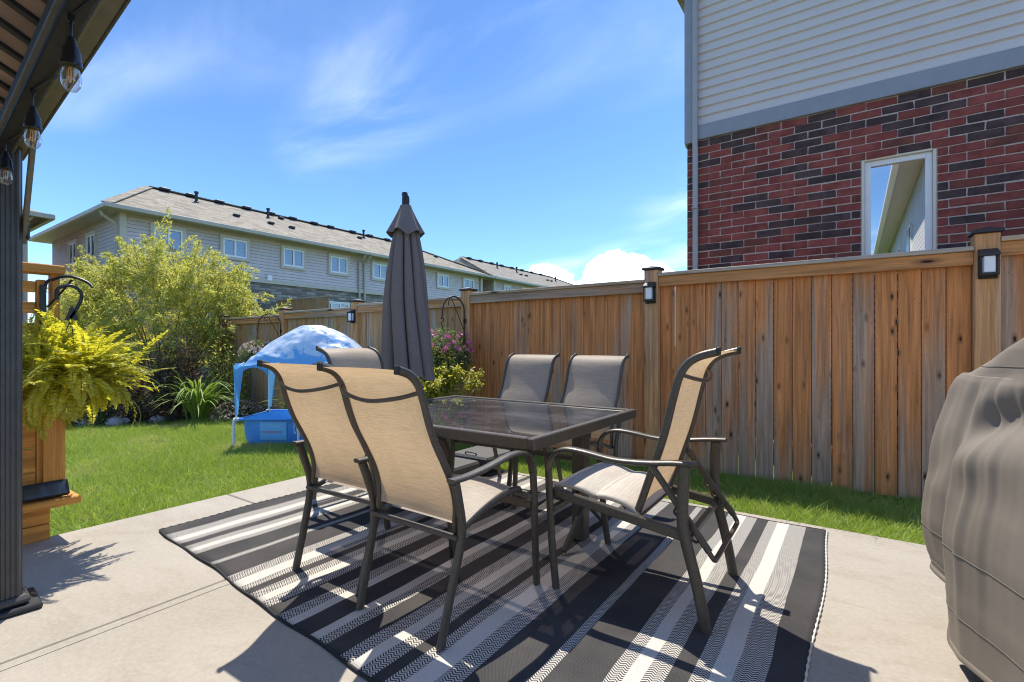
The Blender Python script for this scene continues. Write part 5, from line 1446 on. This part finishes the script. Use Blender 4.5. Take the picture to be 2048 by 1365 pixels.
# ------------------------------------------------------------------ kiddie pool with canopy
def build_pool():
    cx, d = -2.69, 6.67
    X, Y = cx * .8211 - d * .5707, cx * .5707 + d * .8211; g = ground_z(X)
    t = thing('kiddie_pool', 'blue frame wading pool with arched blue canopy on the lawn', 'pool', (X, Y, g), R(34.8))
    w, b, h = .81, .42, .335
    # walls bulge a little and narrow to the floor
    def wall(u, v):
        th = 2 * PI * u; n = 7; c, s = math.cos(th), math.sin(th)
        bul = 1 - .045 * (1 - v) + .02 * math.sin(PI * v) + .008 * math.sin(th * 9 + v * 3) * (1 - v)
        r = (abs(c / (w - .02)) ** n + abs(s / (b - .03)) ** n) ** (-1 / n)
        return (r * c * bul, r * s * bul, .015 + v * (h - .02))
    MB().grid(wall, 160, 10, True).build('wall', 'pool_blue', t, 80)
    MB().grid(lambda u, v: (lambda p: (p[0] * (.985 - .03 * (1 - v)), p[1] * (.985 - .03 * (1 - v)), p[2] + .004))(wall(u, v)), 160, 6, True).build('lining', 'pool_lining', t, 80)
    MB().grid(lambda u, v: (lambda p: (p[0] * v, p[1] * v, .03))(wall(u, .05)), 80, 4, True).build('pool_floor', 'pool_lining', t, 80)
    q = MB(); q.tube([(-w, -b, h), (w, -b, h), (w, b, h), (-w, b, h)], .017, 8, close=True); q.build('rim_pipe', 'pool_blue', t, 60)
    for x in (-w, 0, w):
        for s in (-1, 1):
            y = s * (b + .03)
            q = MB(); q.tube(spline([(x, s * b, h), (x, y, h - .004), (x * 1.01, y + s * .012, h - .03), (x * 1.01, y + s * .02, 0)], 4), .017, 8); lg = q.build('leg', 'pvc_white', t, 60)
            MB().box((x, s * b, h), (.07, .05, .045), bev=.01).build('elbow', 'pvc_white', lg)
    # canopy poles
    zc = 1.03
    for x in (-w, 0, w):
        for s in (-1, 1):
            k = .0 if x else 0
            q = MB(); q.tube(spline([(x, s * b, h), (x, s * b, zc - .1), (x * .985, s * b * .97, zc - .03), (x * .93, s * b * .8, zc + .02)], 5), .011, 8); q.build('pole', 'pvc_white', t, 60)
    def arch(x): 
        a = abs(x) / w; return 1.545 - .50 * a ** 1.9
    q = MB(); q.tube([(x, 0, arch(x) - .03) for x in np.linspace(-w, w, 40)], .009, 6); q.build('arch_pole', 'pvc_white', t, 60)
    def can(u, v):
        x = -w * 1.02 + 2.04 * w * u; a = min(abs(x) / w, 1); yy = -1 + 2 * v
        q = (x / w) % 1.0; sc = math.sin(PI * q) ** .55
        edge = 1.075 - .115 * (1 - sc) - .03 * a
        top = arch(min(max(x, -w), w)); k = 1 - abs(yy) ** 2.3
        z = edge + (max(top, edge + .01) - edge) * k
        seam = math.exp(-(x / .05) ** 2); mid = math.sin(PI * v) ** .4
        cr = math.sin(9 * x + 11 * yy * (1 - .3 * a) + 2.5 * math.sin(5 * yy + 3 * x)); cr2 = math.sin(23 * x * yy + 7 * yy + 4 * x)
        z += (.020 * cr + .011 * cr2 + .035 * mnoise.noise(Vector((x * 4.5, yy * 4, 2))) + .02 * mnoise.noise(Vector((x * 11, yy * 10, 5)))) * (1 - .8 * seam) * (.35 + .65 * mid) * (1 - .55 * k ** 6)
        y = yy * b * (1 + .06 * (1 - k))
        return (x, y, z + .006 * seam)
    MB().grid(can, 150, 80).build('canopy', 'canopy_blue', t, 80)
    for s in (-1, 1):
        for x in (-w, 0, w):     # sleeves tapering down the poles
            def sl(u, v):
                z = 1.02 - v * (.63 if x else .35); ww = (.048 * (1 - v) ** 1.3 + .02) if x else (.07 * (1 - v) ** 1.4 + .016)
                return (x + (u - .5) * 2 * ww + (-.0 if not x else -math.copysign(ww * .6, x)), s * (b + .016 + .012 * math.cos((u - .5) * PI)), z)
            MB().grid(sl, 8, 12).build('pole_sleeve', 'canopy_trim', t, 80)
    for x in (-w * 1.0, w * 1.0):
        def se(u, v):
            y = -b + 2 * b * u; top = arch(w); sc = math.sin(PI * u) ** .6; z = top - v * (.02 + .16 * (1 - sc) + .05)
            return (x * (1.02 + .01 * math.sin(PI * v)), y, z)
        MB().grid(se, 20, 6).build('canopy_side', 'canopy_trim', t, 80)
    # printed panel and warning strip on the front wall, draw cord
    def dec(x0, x1, z0, z1, mat, nm):
        def p(u, v):
            x = x0 + (x1 - x0) * u; z = z0 + (z1 - z0) * v; vv = (z - .015) / (h - .02)
            bul = 1 - .045 * (1 - vv) + .02 * math.sin(PI * vv)
            return (x, -(b - .03) * bul - .012, z)
        MB().grid(p, 8, 6).build(nm, mat, t, 80)
    dec(-.52, -.18, .07, .30, 'pool_lining', 'printed_panel'); dec(-.50, -.24, .165, .18, 'warning_red', 'warning_strip')
    for k in range(7): dec(-.42 + k * .022, -.405 + k * .022, .245 + .012 * math.sin(k), .268 + .012 * math.sin(k), 'pool_print', 'printed_mark')
    q = MB(); q.tube(spline([(-.05, -b - .04, h - .01), (-.055, -b - .055, h - .1), (-.04, -b - .06, h - .17), (-.02, -b - .055, h - .12), (-.015, -b - .04, h - .02)], 5), .004, 5); q.build('draw_cord', 'pvc_white', t, 60)
build_pool()
